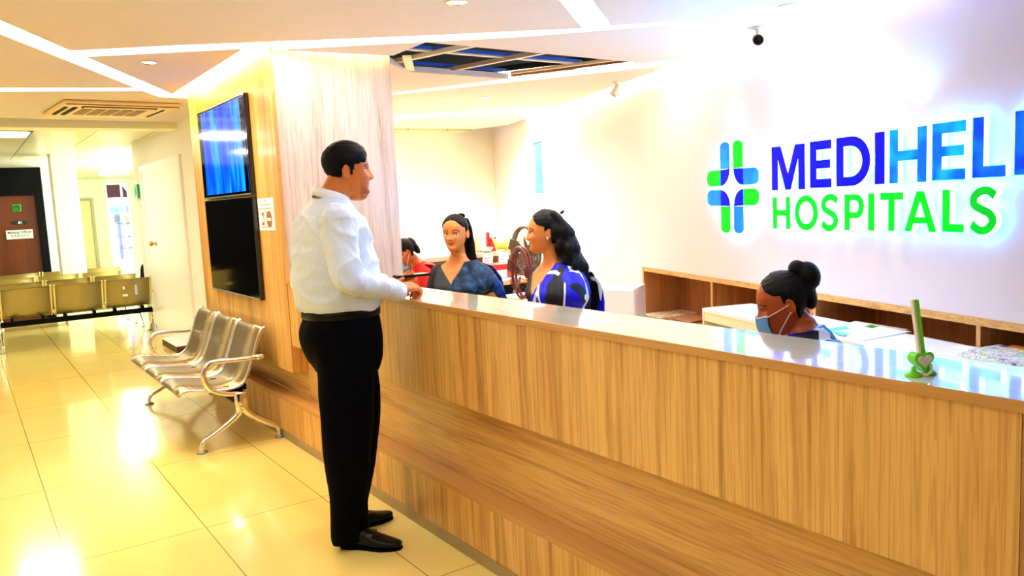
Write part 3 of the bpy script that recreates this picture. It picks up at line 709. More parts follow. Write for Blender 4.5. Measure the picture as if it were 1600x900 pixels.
# rows face away from the camera: the bench's -x front is turned to +y
rows = [((2.03, 11.30), 'front three-seat bench of the waiting rows, seen from behind, with white stickers'), ((2.02, 12.25), 'second three-seat bench of the waiting rows counting from the front one'),
        ((2.0, 13.35), 'third three-seat bench of the waiting rows, level with the white pillar'), ((2.14, 14.35), 'rearmost three-seat bench of the waiting rows beside the pillar')]
RZ = -PI / 2
for k, ((x, y), lb) in enumerate(rows):
    if k == 0: b1.location = (x - 3 * SW, y, 0); b1.rotation_euler = (0, 0, RZ); b1['label'] = lb
    else: dup(b1, (x - 3 * SW, y, 0), RZ, lb)
st = MB()
# stickers on the front row's right seat back
t = thing('sticker', 'white peeling stickers on the back of the front waiting bench', 'sticker', (1.72, 11.255, .60))
MB().box(-.06, .0, -.004, 0, -.06, -.03).build('scrap', M['paper'], t); MB().box(.09, .12, -.004, 0, -.05, .08).build('scrap', mat('sticker_print', (190, 200, 226), .5), t); MB().box(-.05, -.03, -.004, 0, .03, .07).build('scrap', M['paper'], t)
dup(b1, (3.30, 23.2, 0), 1.1, 'bench out in the bright entrance beyond the glass')

# low platform behind the near bench
p = [onz(252, 543, .0), onz(277, 558, .0)]
t = thing('low_platform', 'low dark brown platform with a white top beyond the near bench', 'platform', (1.90, 9.45, 0))
MB().box(-.01, .13, 0, .78, 0, .075, bev=.003).build('base', mat('dark_brown_board', (70, 28, 14), .4), t); MB().box(-.012, .132, -.002, .782, .075, .085).build('top_sheet', M['white'], t)

# green exit sign high on the passage wall
p = onx(226, 297, 2.05)
t = thing('exit_sign', 'small green sign high on the white passage wall', 'sign', (2.05, 11.75, p.z)); MB().box(-.03, 0, -.13, .13, -.09, .09, bev=.008).build('plate', mat('sign_green', (10, 130, 60), .4, emis=(10, 130, 60), estr=.3), t)
b = MB(); b.box(-.032, -.03, -.02, .02, -.05, .03); b.add(ellipsoid((-.031, 0, .045), (.002, .014, .014), 10, 6)); b.build('figure', mat('sign_dark_green', (4, 60, 30), .5), t)

# street scene beyond the glass
t = thing('street_stall', 'brown roofed stall across the bright street beyond the entrance', 'building', (4.1, 27.5, 0))
MB().prism([(-.62, 2.15), (.42, 2.15), (.12, 2.62), (-.55, 2.55)], -.5, .5, M4=frame((0, 0, 0), (1, 0, 0), (0, 0, 1), (0, -1, 0))).build('roof', mat('roof_brown', (96, 44, 30), .6), t)
MB().box(-.5, .3, -.45, .45, .0, 2.15).build('stall_wall', mat('stall_white', (235, 240, 250), .6), t)
b = MB()
for k in range(6): b.box(-.5 + k * .15, -.44 + k * .15, -.50, -.46, 1.72, 1.9)
b.build('awning_fringe', mat('fringe_teal', (90, 190, 180), .6), t)
MB().box(.02, .42, -.55, -.46, 1.42, 1.62).build('counter_goods', mat('goods_yellow', (240, 196, 70), .6), t); MB().box(-.12, .02, -.55, -.46, 1.42, 1.66).build('counter_goods', mat('goods_blue', (60, 90, 130), .6), t)
for z_ in (1.35, .95, .6): MB().box(-.05, .45, -.52, -.48, z_, z_ + .03).build('stall_rail', mat('rail_violet', (120, 110, 190), .5), t)
MB().box(-.05, .02, -.52, -.48, .3, 1.4).build('stall_post', mat('post_violet', (110, 80, 150), .5), t)
t = thing('street_board', 'pale teal signboard above the street stall', 'board', (3.75, 26.2, 2.7))
MB().box(-.45, .45, 0, .05, -.12, .22).build('board', mat('board_teal', (130, 216, 222), .5), t)
for x_ in (-.4, .34): MB().box(x_, x_ + .06, .01, .05, -2.7, -.12).build('post', M['whiteplastic'], t)
MB().box(.12, .42, -.02, 0, -.08, .18).build('panel', mat('board_blue', (90, 160, 210), .5), t)
b = MB(); b.box(2.6, 8, 22.2, 40, -.02, 0); struct('road', b, mat('bright_pavement', (240, 240, 240), .7))

# ================================================================== desk things
def sheet(p4, z, m, nm, label, cat, group=None, th=.0015):
    """flat sheet through four photo points on a level surface"""
    q = [onz(x, y, z) for x, y in p4]; o = q[0]
    b = MB(); b.prism([(p.x - o.x, p.y - o.y) for p in q], 0, th); ob = b.build(nm, m); ob.location = (o.x, o.y, z); tag(ob, label, cat, group); return ob
doc = mat('printed_form', (236, 246, 248), .5)
t = thing('document_stack', 'stack of forms with teal boxes on the white side desk', 'papers', tuple(onz(1345, 520, .746)))
o = Vector(t.location)
def lay(p4, z, th, m, nm):
    q = [onz(x, y, o.z) for x, y in p4]; MB().prism([(p.x - o.x, p.y - o.y) for p in q], z, z + th).build(nm, m, t)
lay([(1296, 517), (1333, 504), (1424, 519), (1350, 533)], 0, .004, doc, 'sheet'); lay([(1318, 508), (1337, 503), (1419, 516), (1405, 520)], .004, .002, M['paper'], 'sheet')
lay([(1290, 515), (1321, 511), (1329, 515), (1301, 519)], .0045, .0008, mat('form_teal', (70, 206, 214), .5), 'printed_box'); lay([(1299, 520), (1312, 519), (1330, 524), (1316, 526)], .0045, .0008, mat('form_teal', (80, 216, 222), .5), 'printed_box')
lay([(1350, 512), (1361, 509.5), (1373, 512), (1363, 514.5)], .0065, .0008, mat('form_green', (30, 150, 50), .5), 'printed_box')
mg = mat('newsprint', (220, 210, 220), .5); n_ = NT(mg); f = n_.noise(n_.coord((26, 26, 26)), 1, 2, .6)
n_.l(n_.ramp(f, [(.32, (120, 96, 140)), (.45, (238, 232, 240)), (.55, (150, 180, 90)), (.66, (244, 240, 240)), (.75, (240, 140, 60))]), n_.b.inputs['Base Color'])
t = thing('newspaper', 'folded colourful newspapers lying on the side desk behind the pen stand', 'newspaper', tuple(onz(1560, 560, .746))); o = Vector(t.location)
lay([(1497, 556), (1519, 550), (1600, 575), (1625, 592), (1560, 575)], 0, .012, mg, 'sheet'); lay([(1512, 553), (1562, 545), (1640, 566), (1640, 592)], .012, .01, mg, 'sheet'); lay([(1575, 549), (1582, 547), (1650, 560), (1640, 566)], .022, .003, mat('orange_print', (244, 150, 40), .5), 'printed_band')
t = thing('paper_sheet', 'loose sheets lying left of the newspapers on the side desk', 'papers', tuple(onz(1500, 550, .746))); o = Vector(t.location)
lay([(1484, 543), (1500, 540), (1556, 549), (1530, 555)], 0, .002, M['paper'], 'sheet')
# papers in the far shelf
t = thing('newspaper', 'spread newspapers on the bottom board of the far shelf unit', 'newspaper', tuple(onz(1040, 492, .461))); o = Vector(t.location)
tan = mat('yellowed_newsprint', (214, 190, 140), .6); n_ = NT(tan); n_.l(n_.ramp(n_.noise(n_.coord((18, 18, 18)), 1, 3, .5), [(.4, (232, 222, 196)), (.6, (206, 178, 126)), (.68, (150, 120, 80))]), n_.b.inputs['Base Color'])
lay([(1000, 492), (1075, 481), (1092, 489), (1035, 499)], 0, .006, tan, 'sheet')
t = thing('magazine', 'brown magazine beside the white desk end, on the far shelf', 'magazine', tuple(onz(1080, 498, .461))); o = Vector(t.location)
lay([(1048, 499), (1088, 492), (1130, 496), (1078, 506)], .007, .006, mat('brown_cover', (196, 140, 100), .5), 'cover')
# pen stand on the counter top
t = thing('pen_stand', 'bright green heart-shaped pen stand with tall pen on the counter', 'pen stand', (1.775, .943, 1.1052), -.35)
gr = mat('lime_plastic', (112, 236, 16), .25, coat=.3); wh = mat('cream_plastic', (240, 232, 220), .3)
def heart(k): return [(k * .0165 * (sin(a) ** 3) * 1.05, k * .001 * (13 * cos(a) - 5 * cos(2 * a) - 2 * cos(3 * a) - cos(4 * a)) * 1.0) for a in np.linspace(0, 2 * PI, 40, endpoint=False)]
Fh = frame((0, .012, .036), (1, 0, 0), (0, 0, 1), (0, -1, 0))
outline([heart(1.55)], .024, 'heart_body', gr, t, Fh); outline([heart(1.0)], .003, 'heart_plate', wh, t, Fh @ Matrix.Translation((0, 0, .0245)))
for s_ in (-1, 1): MB().add(lathe([(.018, 0), (.019, .003), (.014, .008), (.006, .012), (.005, .022)], (s_ * .02, 0, 0), 18)).build('foot', gr, t, smooth=True)
pn = thing('pen', 'tall white and green flat pen standing in the heart stand', 'pen', (1.775, .943, 1.154), -.35)
tilt = Matrix.Rotation(-.16, 4, 'Y')
MB().add(xf(bx(.0, .0105, -.005, .005, 0, .128, bev=.002), tilt)).build('barrel', gr, pn)
MB().add(xf(bx(-.007, .0, -.005, .005, -.012, .130, bev=.002), tilt)).build('barrel_back', wh, pn)
MB().add(tube(spline([(-.012, -.016, .010), (.0, -.02, .004), (.014, -.018, .012), (.018, -.012, .024)], 6), .003, 8)).build('cord', wh, t, smooth=True)
# smart phone held by the man (rests in his far hand)
ph = thing('mobile_phone', 'black phone held flat above the counter by the man', 'phone', (1.80, 3.47, 1.197), -.12)
MB().box(-.085, .085, -.04, .04, 0, .011, bev=.004).build('case', M['black'], ph); MB().box(-.08, .08, -.036, .036, .011, .012).build('display', M['blackgloss'], ph)

# ================================================================== back office
steel = mat('brushed_ledge', (196, 188, 168), .35, .4)
t = thing('back_counter', 'grey-edged work counter along the back office', 'counter', (4.2, 7.3, 0))
MB().box(-.75, 1.25, -.12, .45, .945, .99).build('ledge', steel, t); MB().box(-.7, 1.2, .0, .06, .0, .945).build('back_panel', mat('taupe_panel', (130, 104, 78), .6), t)
MB().box(-.2, 1.2, -.60, 0, .68, .71).build('desk_top', M['wood_h'], t); MB().box(-.15, 1.1, -.55, -.51, .56, .68).build('fascia', M['black'], t)
for x in (-.2, 1.17): MB().box(x, x + .03, -.55, 0, 0, .68).build('side_panel', M['wood_v'], t)
t = thing('drawer_unit', 'white drawer unit under the back counter beside the fan', 'drawers', (4.55, 6.15, 0))
MB().box(-.2, .2, 0, .42, .05, .60, bev=.004).build('carcass', M['whiteplastic'], t)
for z_ in (.07, .25, .43):
    d_ = MB().box(-.19, .19, -.012, 0, z_, z_ + .16).build('drawer', M['white'], t); MB().box(-.05, .05, -.02, -.012, z_ + .07, z_ + .085).build('handle', M['black'], d_)
MB().box(-.18, .18, .02, .4, 0, .05).build('plinth', M['black'], t)
t = thing('red_file_box', 'red box of files standing on the back desk', 'box', (ony(777, 420, 6.98).x, 6.98, .711)); MB().box(-.12, .12, -.12, .12, 0, .17, bev=.003).build('carton', M['red'], t); MB().box(-.10, .04, -.1215, -.12, .03, .11).build('front_label', M['paper'], t)
for k, (x, lb) in enumerate(((-.10, 'left of two printed notices hanging above the red box'), (.06, 'right of two printed notices hanging above the red box'))):
    p = (ony(777, 410, 7.15).x + x * 1.3, 7.15, .84); s_ = thing('paper_notice', lb, 'notice', p); MB().box(-.065, .065, 0, .002, -.03, .14, M4=Matrix.Rotation(.12, 4, 'Y')).build('sheet', M['paper'], s_)
    bb = MB(); 
    for j in range(3): bb.box(-.03, .035, -.001, 0, .03 + j * .03, .036 + j * .03)
    bb.build('print', mat('notice_violet', (120, 90, 190), .6), s_)
t = thing('paper_pile', 'spread pile of papers on the back desk below the notices', 'papers', (ony(792, 430, 6.85).x, 6.85, .711))
for k in range(4): MB().box(-.16 + .03 * k, .12 + .03 * k, -.12, .1, .006 * k, .006 * k + .005, M4=Matrix.Rotation(.15 * k - .2, 4, 'Z')).build('sheet', M['paper'], t)
Z_ = .991
def on_ledge(px): p = ony(px, 395, 7.33); return p.x
x = on_ledge(753); KS = 1.18
t = thing('vacuum_flask', 'pale peach vacuum jug with a loop handle on the back counter', 'jug', (x, 7.40, Z_))
MB().add(lathe([(.05, 0), (.055, .01), (.055, .15), (.045, .165), (.04, .18), (.02, .195), (.015, .205)])).build('body', mat('peach_plastic', (244, 206, 170), .35), t, smooth=True)
MB().add(lathe([(.041, .165), (.036, .19), (.018, .203), (.001, .207)])).build('lid', M['whiteplastic'], t, smooth=True)
MB().add(tube(spline([(-.05, 0, .15), (-.085, 0, .155), (-.092, 0, .12), (-.09, 0, .05), (-.07, 0, .03), (-.052, 0, .03)], 5), .006, 8)).build('handle', M['grey'], t, smooth=True)
x = on_ledge(755); t = thing('bowl', 'white bowl in front of the peach jug', 'bowl', (x, 7.26, Z_)); MB().add(lathe([(.03, 0), (.05, .01), (.07, .035), (.075, .05), (.072, .05), (.05, .016), (.001, .012)])).build('body', M['white'], t, smooth=True)
x = on_ledge(765); t = thing('red_stand', 'red folded card stand next to the white bowl', 'stand', (x, 7.33, Z_))
MB().prism([(-.03, 0), (.0, 0), (.002, .21), (-.03, .21)], -.015, .015, M4=frame((0, 0, 0), (1, 0, 0), (0, 0, 1), (0, -1, 0))).build('upright', M['red'], t); MB().prism([(0, .15), (.02, .15), (.07, .0), (.0, .0)], -.03, .03, M4=frame((0, 0, 0), (1, 0, 0), (0, 0, 1), (0, -1, 0))).build('wing', M['red'], t)
for k, (px, c, h, cc, lb) in enumerate(((771, (120, 200, 90), .13, (240, 240, 240), 'small green bottle with white cap on the back counter'), (777, (214, 220, 120), .15, (40, 60, 30), 'yellowish bottle with dark cap on the back counter'), (798, (240, 238, 230), .12, (40, 36, 30), 'pale jar with dark lid by the fans'))):
    t = thing('bottle', lb, 'bottle', (on_ledge(px), 7.36, Z_)); MB().add(lathe([(.028, 0), (.03, .008), (.03, h * .6), (.012, h * .8), (.012, h * .9)])).build('body', mat('bottle_plastic', c, .25), t, smooth=True); MB().add(lathe([(.015, h * .88), (.015, h), (.001, h + .002)])).build('cap', mat('bottle_cap', cc, .4), t, smooth=True)
t = thing('fruit_bag', 'bag of yellow fruit lying on the back counter', 'bag', (on_ledge(787.5), 7.24, Z_))
random.seed(3); fr = [ellipsoid((random.uniform(-.09, .09), random.uniform(-.04, .04), random.uniform(.03, .06)), (.05, .03, .03), 12, 8) for _ in range(7)]
link('fruit', union(fr, .008, 2), mat('banana_yellow', (240, 186, 30), .4), t); link('bag_film', union([ellipsoid((-.0, .02, .075), (.085, .05, .085), 16, 10)], .01, 2), mat('bag_film', (250, 240, 170), .3, alpha=.75), t)
# two fans
def fan(loc, rz, m_ring, m_cage, label, h):
    t = thing('pedestal_fan', label, 'fan', (loc[0], loc[1], 0), rz); R_ = .20; ax = Matrix.Translation((0, 0, loc[2]))
    b = MB()
    for s_ in (-1, 1): b.add(tube([(s_ * .014, R_ * cos(a), loc[2] + R_ * sin(a)) for a in np.linspace(0, 2 * PI, 40, endpoint=False)], .011, 8, closed=True, up=(1, 0, 0)))
    b.build('rim', m_ring, t, smooth=True)
    b = MB()
    for s_ in (-1, 1):
        for k in range(30):
            a = 2 * PI * k / 30; b.add(tube(spline([(s_ * .075, .03 * cos(a), loc[2] + .03 * sin(a)), (s_ * .07, .12 * cos(a), loc[2] + .12 * sin(a)), (s_ * .018, R_ * cos(a), loc[2] + R_ * sin(a))], 3), .0022, 5))
    b.build('cage', m_cage, t, smooth=True)
    for k in range(3):
        a = 2 * PI * k / 3 + .4; b = MB(); q = Matrix.Translation((0, 0, loc[2])) @ Matrix.Rotation(a, 4, 'X') @ Matrix.Rotation(.45, 4, 'Z')
        b.prism([(-.02, .03), (.02, .03), (.055, .10), (.05, .165), (-.04, .17), (-.05, .10)], -.002, .002, M4=q @ frame((0, 0, 0), (0, 0, 1), (0, 1, 0), (1, 0, 0))); b.build('blade', m_cage, t)
    MB().add(xf(lathe([(.045, -.03), (.055, 0), (.05, .08), (.02, .11)]), Matrix.Translation((.06, 0, loc[2])) @ Matrix.Rotation(PI / 2, 4, 'Y'))).build('motor', m_ring, t, smooth=True)
    MB().add(tube([(.09, 0, .03), (.09, 0, loc[2])], .014, 12)).build('pole', M['chrome'], t, smooth=True); MB().add(lathe([(.17, 0), (.175, .015), (.06, .035), (.02, .06)], (.09, 0, 0), 30)).build('base', m_ring, t, smooth=True)
    return t
fan((3.59, 5.06, .974), -.30, mat('maroon_rim', (116, 12, 30), .3), mat('maroon_cage', (104, 40, 48), .4), 'maroon pedestal fan in front, turned edge-on behind the women', .98)
fan((3.86, 5.37, 1.116), -.05, mat('grey_rim', (120, 112, 90), .35), mat('grey_cage', (120, 110, 90), .4), 'grey pedestal fan behind the maroon one', 1.12)
# work desk and chair of the seated clerk
t = thing('clerk_desk', 'white-topped desk the clerk in red leans over', 'desk', (2.98, 6.3, 0))
MB().box(-.4, .28, -.4, .35, .72, .75).build('desk_top', wt, t)
for x in (-.38, .25): MB().box(x, x + .03, -.38, .33, 0, .72).build('side_panel', M['cream'], t)
def office_chair(loc, rz, label, m, bh=.42):
    t = thing('office_chair', label, 'chair', loc, rz)
    MB().box(-.22, .22, -.22, .22, .42, .48, bev=.02).build('seat', m, t, smooth=False)
    MB().add(xf(bx(-.03, .02, -.20, .20, 0, bh, bev=.02), Matrix.Translation((-.25, 0, .53)) @ Matrix.Rotation(-.12, 4, 'Y'))).build('backrest', m, t)
    MB().add(tube([(0, 0, .08), (0, 0, .42)], .025)).build('column', M['grey'], t, smooth=True); MB().add(tube([(-.2, 0, .44), (-.27, 0, .5), (-.27, 0, .6)], .014)).build('bracket', M['black'], t, smooth=True)
    for k in range(5):
        a = 2 * PI * k / 5; l_ = MB().add(tube([(0, 0, .09), (.25 * cos(a), .25 * sin(a), .065)], .016, 8)).build('base_arm', M['black'], t, smooth=True); MB().add(ellipsoid((.25 * cos(a), .25 * sin(a), .028), (.028, .018, .028), 12, 8)).build('caster', M['black'], l_, smooth=True)
office_chair((3.52, 6.10, 0), 2.79, 'dark office chair under the clerk in red', M['black'])
office_chair((2.57, 1.60, 0), 2.30, 'dark office chair under the masked receptionist', M['black'], .16)
# ================================================================== people
def lerp_tab(tab, z):
    if z <= tab[0][0]: return tab[0][1:]
    for a, b in zip(tab, tab[1:]):
        if z <= b[0]:
            t = (z - a[0]) / (b[0] - a[0]); t = t * t * (3 - 2 * t) * .5 + t * .5
            return tuple(p + (q - p) * t for p, q in zip(a[1:], b[1:]))
    return tab[-1][1:]
# z: front, back, half width  (units of head height, chin 0, crown 1)
HEAD = [(.0, .30, .02, .10), (.03, .355, -.03, .15), (.08, .385, -.06, .185), (.14, .39, -.10, .22), (.2, .375, -.15, .25), (.3, .385, -.24, .285), (.4, .392, -.33, .315), (.5, .385, -.395, .33), (.6, .395, -.43, .338), (.7, .385, -.435, .335), (.8, .34, -.40, .30), (.88, .275, -.33, .25), (.94, .19, -.24, .18), (.98, .10, -.14, .10), (1.0, .015, -.05, .02)]
def G(u, s): return np.exp(-(u / s) ** 2)
def head_point(z, a, fem=0):
    """a: angle, 0 at the face, growing to the side"""
    f, bk, w = lerp_tab(HEAD, z); yc = -.03
    if fem: w *= .97
    cx, cy = sin(a), cos(a); n = 2.35 if cy > 0 else 2.1
    r = (abs(cx) ** n + abs(cy) ** n) ** (-1 / n); x = w * cx * r; y = yc + ((f - yc) if cy > 0 else (yc - bk)) * cy * r
    if cy > 0:
        fr = min(1, cy * 1.6)
        # nose
        zz = z
        if .29 < zz < .60:
            rise = max(0, min(1, (.58 - zz) / .21)); fall = 1 if zz > .345 else max(0, (zz - .295) / .05)
            sg = .035 + .028 * rise
            y += (.012 + .100 * rise ** 1.05) * fall * G(x, sg) * (1 - .12 * fem)
            y += .045 * G(zz - .352, .032) * G(abs(x) - .062, .03)
        ax = abs(x)
        y -= .050 * G(ax - .14, .075) * G(z - .495, .045) * fr
        y += .016 * G(z - .575, .03) * G(ax - .12, .12) * (1 - .6 * fem)
        y += .022 * G(ax - .17, .07) * G(z - .37, .07)
        zs_ = z - 2.0 * x * x * fem - .35 * x * x
        y += .028 * G(x, .09) * G(zs_ - .258, .018) + .034 * G(x, .075) * G(zs_ - .208, .02) - .022 * G(x, .11) * G(zs_ - .234, .008)
        y -= .012 * G(x, .06) * G(z - .165, .02)
        y += .022 * G(x, .09) * G(z - .09, .045)
    return x, y, z
def head_shell(H, off=None, fem=0, nz=84, na=84):
    zs = [.5 - .5 * cos(PI * (k + .5) / nz) for k in range(nz)]
    v = []; f = []
    for z in zs:
        for k in range(na):
            a = 2 * PI * k / na; p = Vector(head_point(z, a, fem))
            if off:
                c = Vector((0, -.03, min(max(z, .3), .62))); d = (p - c).normalized(); p = p + d * off(p.x, p.y, p.z)
            v.append(tuple(p * H))
    n = len(zs)
    for i in range(n - 1):
        for k in range(na): f.append((i * na + k, i * na + (k + 1) % na, (i + 1) * na + (k + 1) % na, (i + 1) * na + k))
    f.append(tuple(range(na))[::-1]); f.append(tuple(range((n - 1) * na, n * na)))
    return v, f
def ear(H, s):
    M3 = Matrix.Rotation(s * .25, 3, 'Z') @ Matrix.Rotation(-.15, 3, 'X')
    a = ellipsoid((s * .345 * H, -.055 * H, .46 * H), (.022 * H, .062 * H, .115 * H), 16, 10, M3)
    rim = tube([(s * (.355 + .02 * cos(q)) * H, (-.06 - .065 * cos(q)) * H, (.47 + .11 * sin(q)) * H) for q in np.linspace(-2.3, 2.6, 14)], .018 * H, 8)
    return [a, rim]
HB = Matrix(((0, 1, 0, 0), (-1, 0, 0, 0), (0, 0, 1, 0), (0, 0, 0, 1)))      # head frame (y forward) into figure frame (x forward)
def head_pose(H, pos, yaw, pitch=0, roll=0):
    """pos: where the point (0, -.1, .2) of the head sits"""
    pv = Vector((0, -.1 * H, .2 * H))
    return Matrix.Translation(pos) @ Matrix.Rotation(yaw, 4, 'Z') @ Matrix.Rotation(pitch, 4, 'Y') @ Matrix.Rotation(roll, 4, 'X') @ HB @ Matrix.Translation(-pv)
def skin_material(name): 
    m = mat(name, (200, 120, 70), .42, spec=.4); n_ = NT(m); a = n_.n('Attribute'); a.attribute_name = 'tint'; n_.l(a.outputs['Color'], n_.b.inputs['Base Color']); n_.b.inputs['Subsurface Weight'].default_value = .06; n_.b.inputs['Subsurface Radius'].default_value = (.012, .005, .003); return m
SKIN = skin_material('skin')
def paint(me, HM, H, base, lips, brow=(30, 16, 10), beard=0, fem=0, bindi=None):
    n = len(me.vertices); co = np.empty(n * 3, np.float32); me.vertices.foreach_get('co', co); co = co.reshape(-1, 3)
    inv = np.array(HM.inverted()); h = (co @ inv[:3, :3].T + inv[:3, 3]) / H; x, y, z = np.abs(h[:, 0]), h[:, 1], h[:, 2]
    col = np.ones((n, 4), np.float32); col[:, :3] = lin(base)
    def blend(m, c): m = np.clip(m, 0, 1)[:, None]; col[:, :3] = col[:, :3] * (1 - m) + np.array(lin(c)) * m
    front = (y > .2) & (z > -.1) & (z < 1)
    if beard: blend(beard * front * np.clip((.36 - z) / .22, 0, 1) * np.clip(y / .25, 0, 1), (84, 46, 24)); blend(.8 * front * G(z - .293, .013) * np.clip((.13 - x) / .04, 0, 1), (34, 18, 12))
    zm = z - (2.0 * fem + .35) * x * x; blend(front * np.clip(1.6 - np.hypot(x / (.10 if fem else .09), (zm - .233) / .036) * 1.6, 0, 1) * 1.4, lips); blend(front * (x < .095) * np.clip(1.6 - np.abs(zm - .234) / .0065, 0, 1) * .8, (70, 24, 20))
    bz = .592 + .022 * G(x - .15, .07) - .02 * np.clip((x - .18) / .08, 0, 1); blend(front * ((x > .05) & (x < .25)) * np.clip(1.7 - np.abs(z - bz) / (.011 if fem else .016), 0, 1), brow)
    blend(.85 * front * ((x > .07) & (x < .225)) * np.clip(1.5 - np.abs(z - (.524 + .012 * G(x - .145, .05))) / (.011 if fem else .008), 0, 1), brow)
    if bindi: blend(front * np.clip(1.5 - np.hypot(x, z - .62) / .014, 0, 1), bindi)
    at = me.color_attributes.new('tint', 'FLOAT_COLOR', 'POINT'); at.data.foreach_set('color', col.ravel())
eyeM = [mat('eye_white', (235, 232, 228), .2, coat=.5), mat('iris', (30, 14, 8), .15, coat=.5)]
def eyes(HM, H, root, gaze=(0, 0), closed=False):
    if closed: return
    for s_ in (-1, 1):
        v, f = ellipsoid((0, 0, 0), (.066, .045, .0275) if gaze[0] else (.060, .045, .0235), 28, 20); c = Vector((s_ * .142, .299, .499)); mi = []
        for q in f:
            m = sum((Vector(v[i]) for i in q), Vector()) / len(q); mi.append(1 if m.y > 0 and math.hypot(m.x - gaze[0] * .02, m.z - gaze[1] * .01) < .0245 else 0)
        b = MB(); b.v = [tuple(HM @ ((Vector(p) + c) * H)) for p in v]; b.f = f; b.mi = mi; b.build('eye', eyeM, root, smooth=True)


def rings_loft(rows, seg=40, n=2.3, off=None, close=True, pose=None):
    """rows: (z, back, front, half width[, lateral shift]) in the figure frame; off(x, y, z) pushes outwards"""
    v = []; f = []
    for row in rows:
        z, bk, fr, w = row[:4]; sh = row[4] if len(row) > 4 else 0; cx, rx = (bk + fr) / 2, (fr - bk) / 2
        for k in range(seg):
            a = 2 * PI * k / seg; ca, sa = cos(a), sin(a); r = (abs(ca) ** n + abs(sa) ** n) ** (-1 / n)
            x, y = cx + rx * ca * r, sh + w * sa * r
            if off: d = off(x, y, z, a); x += d * ca; y += d * sa
            p = Vector((x, y, z)); p = pose(p) if pose else p
            v.append(tuple(p))
    m = len(rows)
    for i in range(m - 1):
        for k in range(seg): f.append((i * seg + k, i * seg + (k + 1) % seg, (i + 1) * seg + (k + 1) % seg, (i + 1) * seg + k))
    if rows[0][0] > rows[-1][0]: f = [q[::-1] for q in f]
    if close: f.append(tuple(range(seg))[::-1]); f.append(tuple(range((m - 1) * seg, m * seg)))
    return v, f
def densify(rows, step=.012):
    out = []; L = len(rows[0]); zs = rows
    P_ = [tuple(r) for r in rows]
    for i in range(len(P_) - 1):
        a, b, c, d = P_[max(i - 1, 0)], P_[i], P_[i + 1], P_[min(i + 2, len(P_) - 1)]; n = max(1, int(abs(c[0] - b[0]) / step))
        for k in range(n):
            t = k / n; out.append(tuple(.5 * (2 * b[j] + (c[j] - a[j]) * t + (2 * a[j] - 5 * b[j] + 4 * c[j] - d[j]) * t * t + (3 * b[j] - a[j] - 3 * c[j] + d[j]) * t ** 3) if j else b[0] + (c[0] - b[0]) * t for j in range(L)))
    out.append(P_[-1]); return out


def hand(w, fwd, back, side, s=1.0, curl=(.5, .5, .5, .5), thumb=.6, spread=.0):
    """w: wrist; fwd: towards the fingers; back: out of the back of the hand; side: +1 when the thumb lies towards fwd x back"""
    F_ = Vector(fwd).normalized(); U_ = (Vector(back) - F_ * Vector(back).dot(F_)).normalized(); S_ = F_.cross(U_) * side; w = Vector(w); out = []
    P_ = lambda a, b_, c: w + (F_ * a + S_ * b_ + U_ * c) * s
    out.append(tube([P_(-.01, 0, 0), P_(.02, .002, 0), P_(.05, .002, .003), P_(.085, 0, .002)], [(.026 * s, .02 * s), (.034 * s, .018 * s), (.040 * s, .016 * s), (.038 * s, .013 * s)], 16, up=tuple(U_)))
    for k, (l, b_) in enumerate(((.070, .029), (.078, .010), (.073, -.009), (.058, -.027))):
        c = curl[k]; p = [P_(.078, b_, 0)]; a = 0; d = [l * .45, l * .32, l * .25]; x, z = .088, 0
        p.append(P_(x, b_, z))
        for j in range(3):
            a += c * (.9, 1.1, .7)[j]; x += d[j] * cos(a); z -= d[j] * sin(a); p.append(P_(x, b_ * (1 + spread * (j + 1) * .1), z))
        out.append(tube(p, [.0095 * s, .0095 * s, .009 * s, .0085 * s, .0072 * s], 10))
    t0, t1, t2, t3 = P_(.015, .026, -.006), P_(.042, .046, -.014 - .01 * thumb), P_(.066, .052 - .012 * thumb, -.022 - .018 * thumb), P_(.088, .050 - .022 * thumb, -.028 - .02 * thumb)
    out.append(tube([t0, t1, t2, t3], [.014 * s, .0125 * s, .0105 * s, .0085 * s], 10)); return out


def wrinkle(me, amp, sc, seed=0, stretch=(1, 1, 1)):
    """soft cloth folds as real relief"""
    from mathutils import noise as nz_
    co = [v.co.copy() for v in me.vertices]; nr = [v.normal.copy() for v in me.vertices]
    for v, c, n in zip(me.vertices, co, nr):
        q = Vector((c.x * stretch[0], c.y * stretch[1], c.z * stretch[2])) * sc + Vector((seed, seed * 2, 0))
        f = nz_.noise(q) + .5 * nz_.noise(q * 2.1); r = 1 - abs(nz_.noise(q * .8 + Vector((5, 1, 2)))) * 2.2
        v.co = c + n * amp * (.6 * f + .8 * max(0, r) ** 2)


# ------------------------------------------------------------------ the man at the counter
man = thing('person', 'man in pale striped shirt and black trousers leaning at the counter', 'person', (1.38, 3.42, 0))
H = .238
HMm = head_pose(H, (.074, .0, 1.643), -.30, .02)
R_sh, R_el, R_wr = Vector((-.035, -.180, 1.470)), Vector((-.045, -.250, 1.245)), Vector((.262, -.125, 1.152))
L_sh, L_el, L_wr = Vector((.01, .19, 1.475)), Vector((.06, .25, 1.24)), Vector((.275, .075, 1.178))
pc = [xf(head_shell(H), HMm)] + [xf(e_, HMm) for s_ in (-1, 1) for e_ in ear(H, s_)]
pc.append(tube([(-.02, 0, 1.50), (.01, 0, 1.57), (.045, 0, 1.63), (.085, -.01, 1.70)], [(.10, .08), (.068, .072), (.063, .068), (.06, .062)], 24))
pc.append(xf(ellipsoid((0, .16 * H, .02 * H), (.17 * H, .20 * H, .10 * H)), HMm))
pc.append(rings_loft([(.90, -.10, .13, .15), (1.05, -.10, .14, .14), (1.2, -.13, .15, .15), (1.35, -.13, .14, .17), (1.46, -.12, .11, .17), (1.53, -.08, .06, .10)], 28))
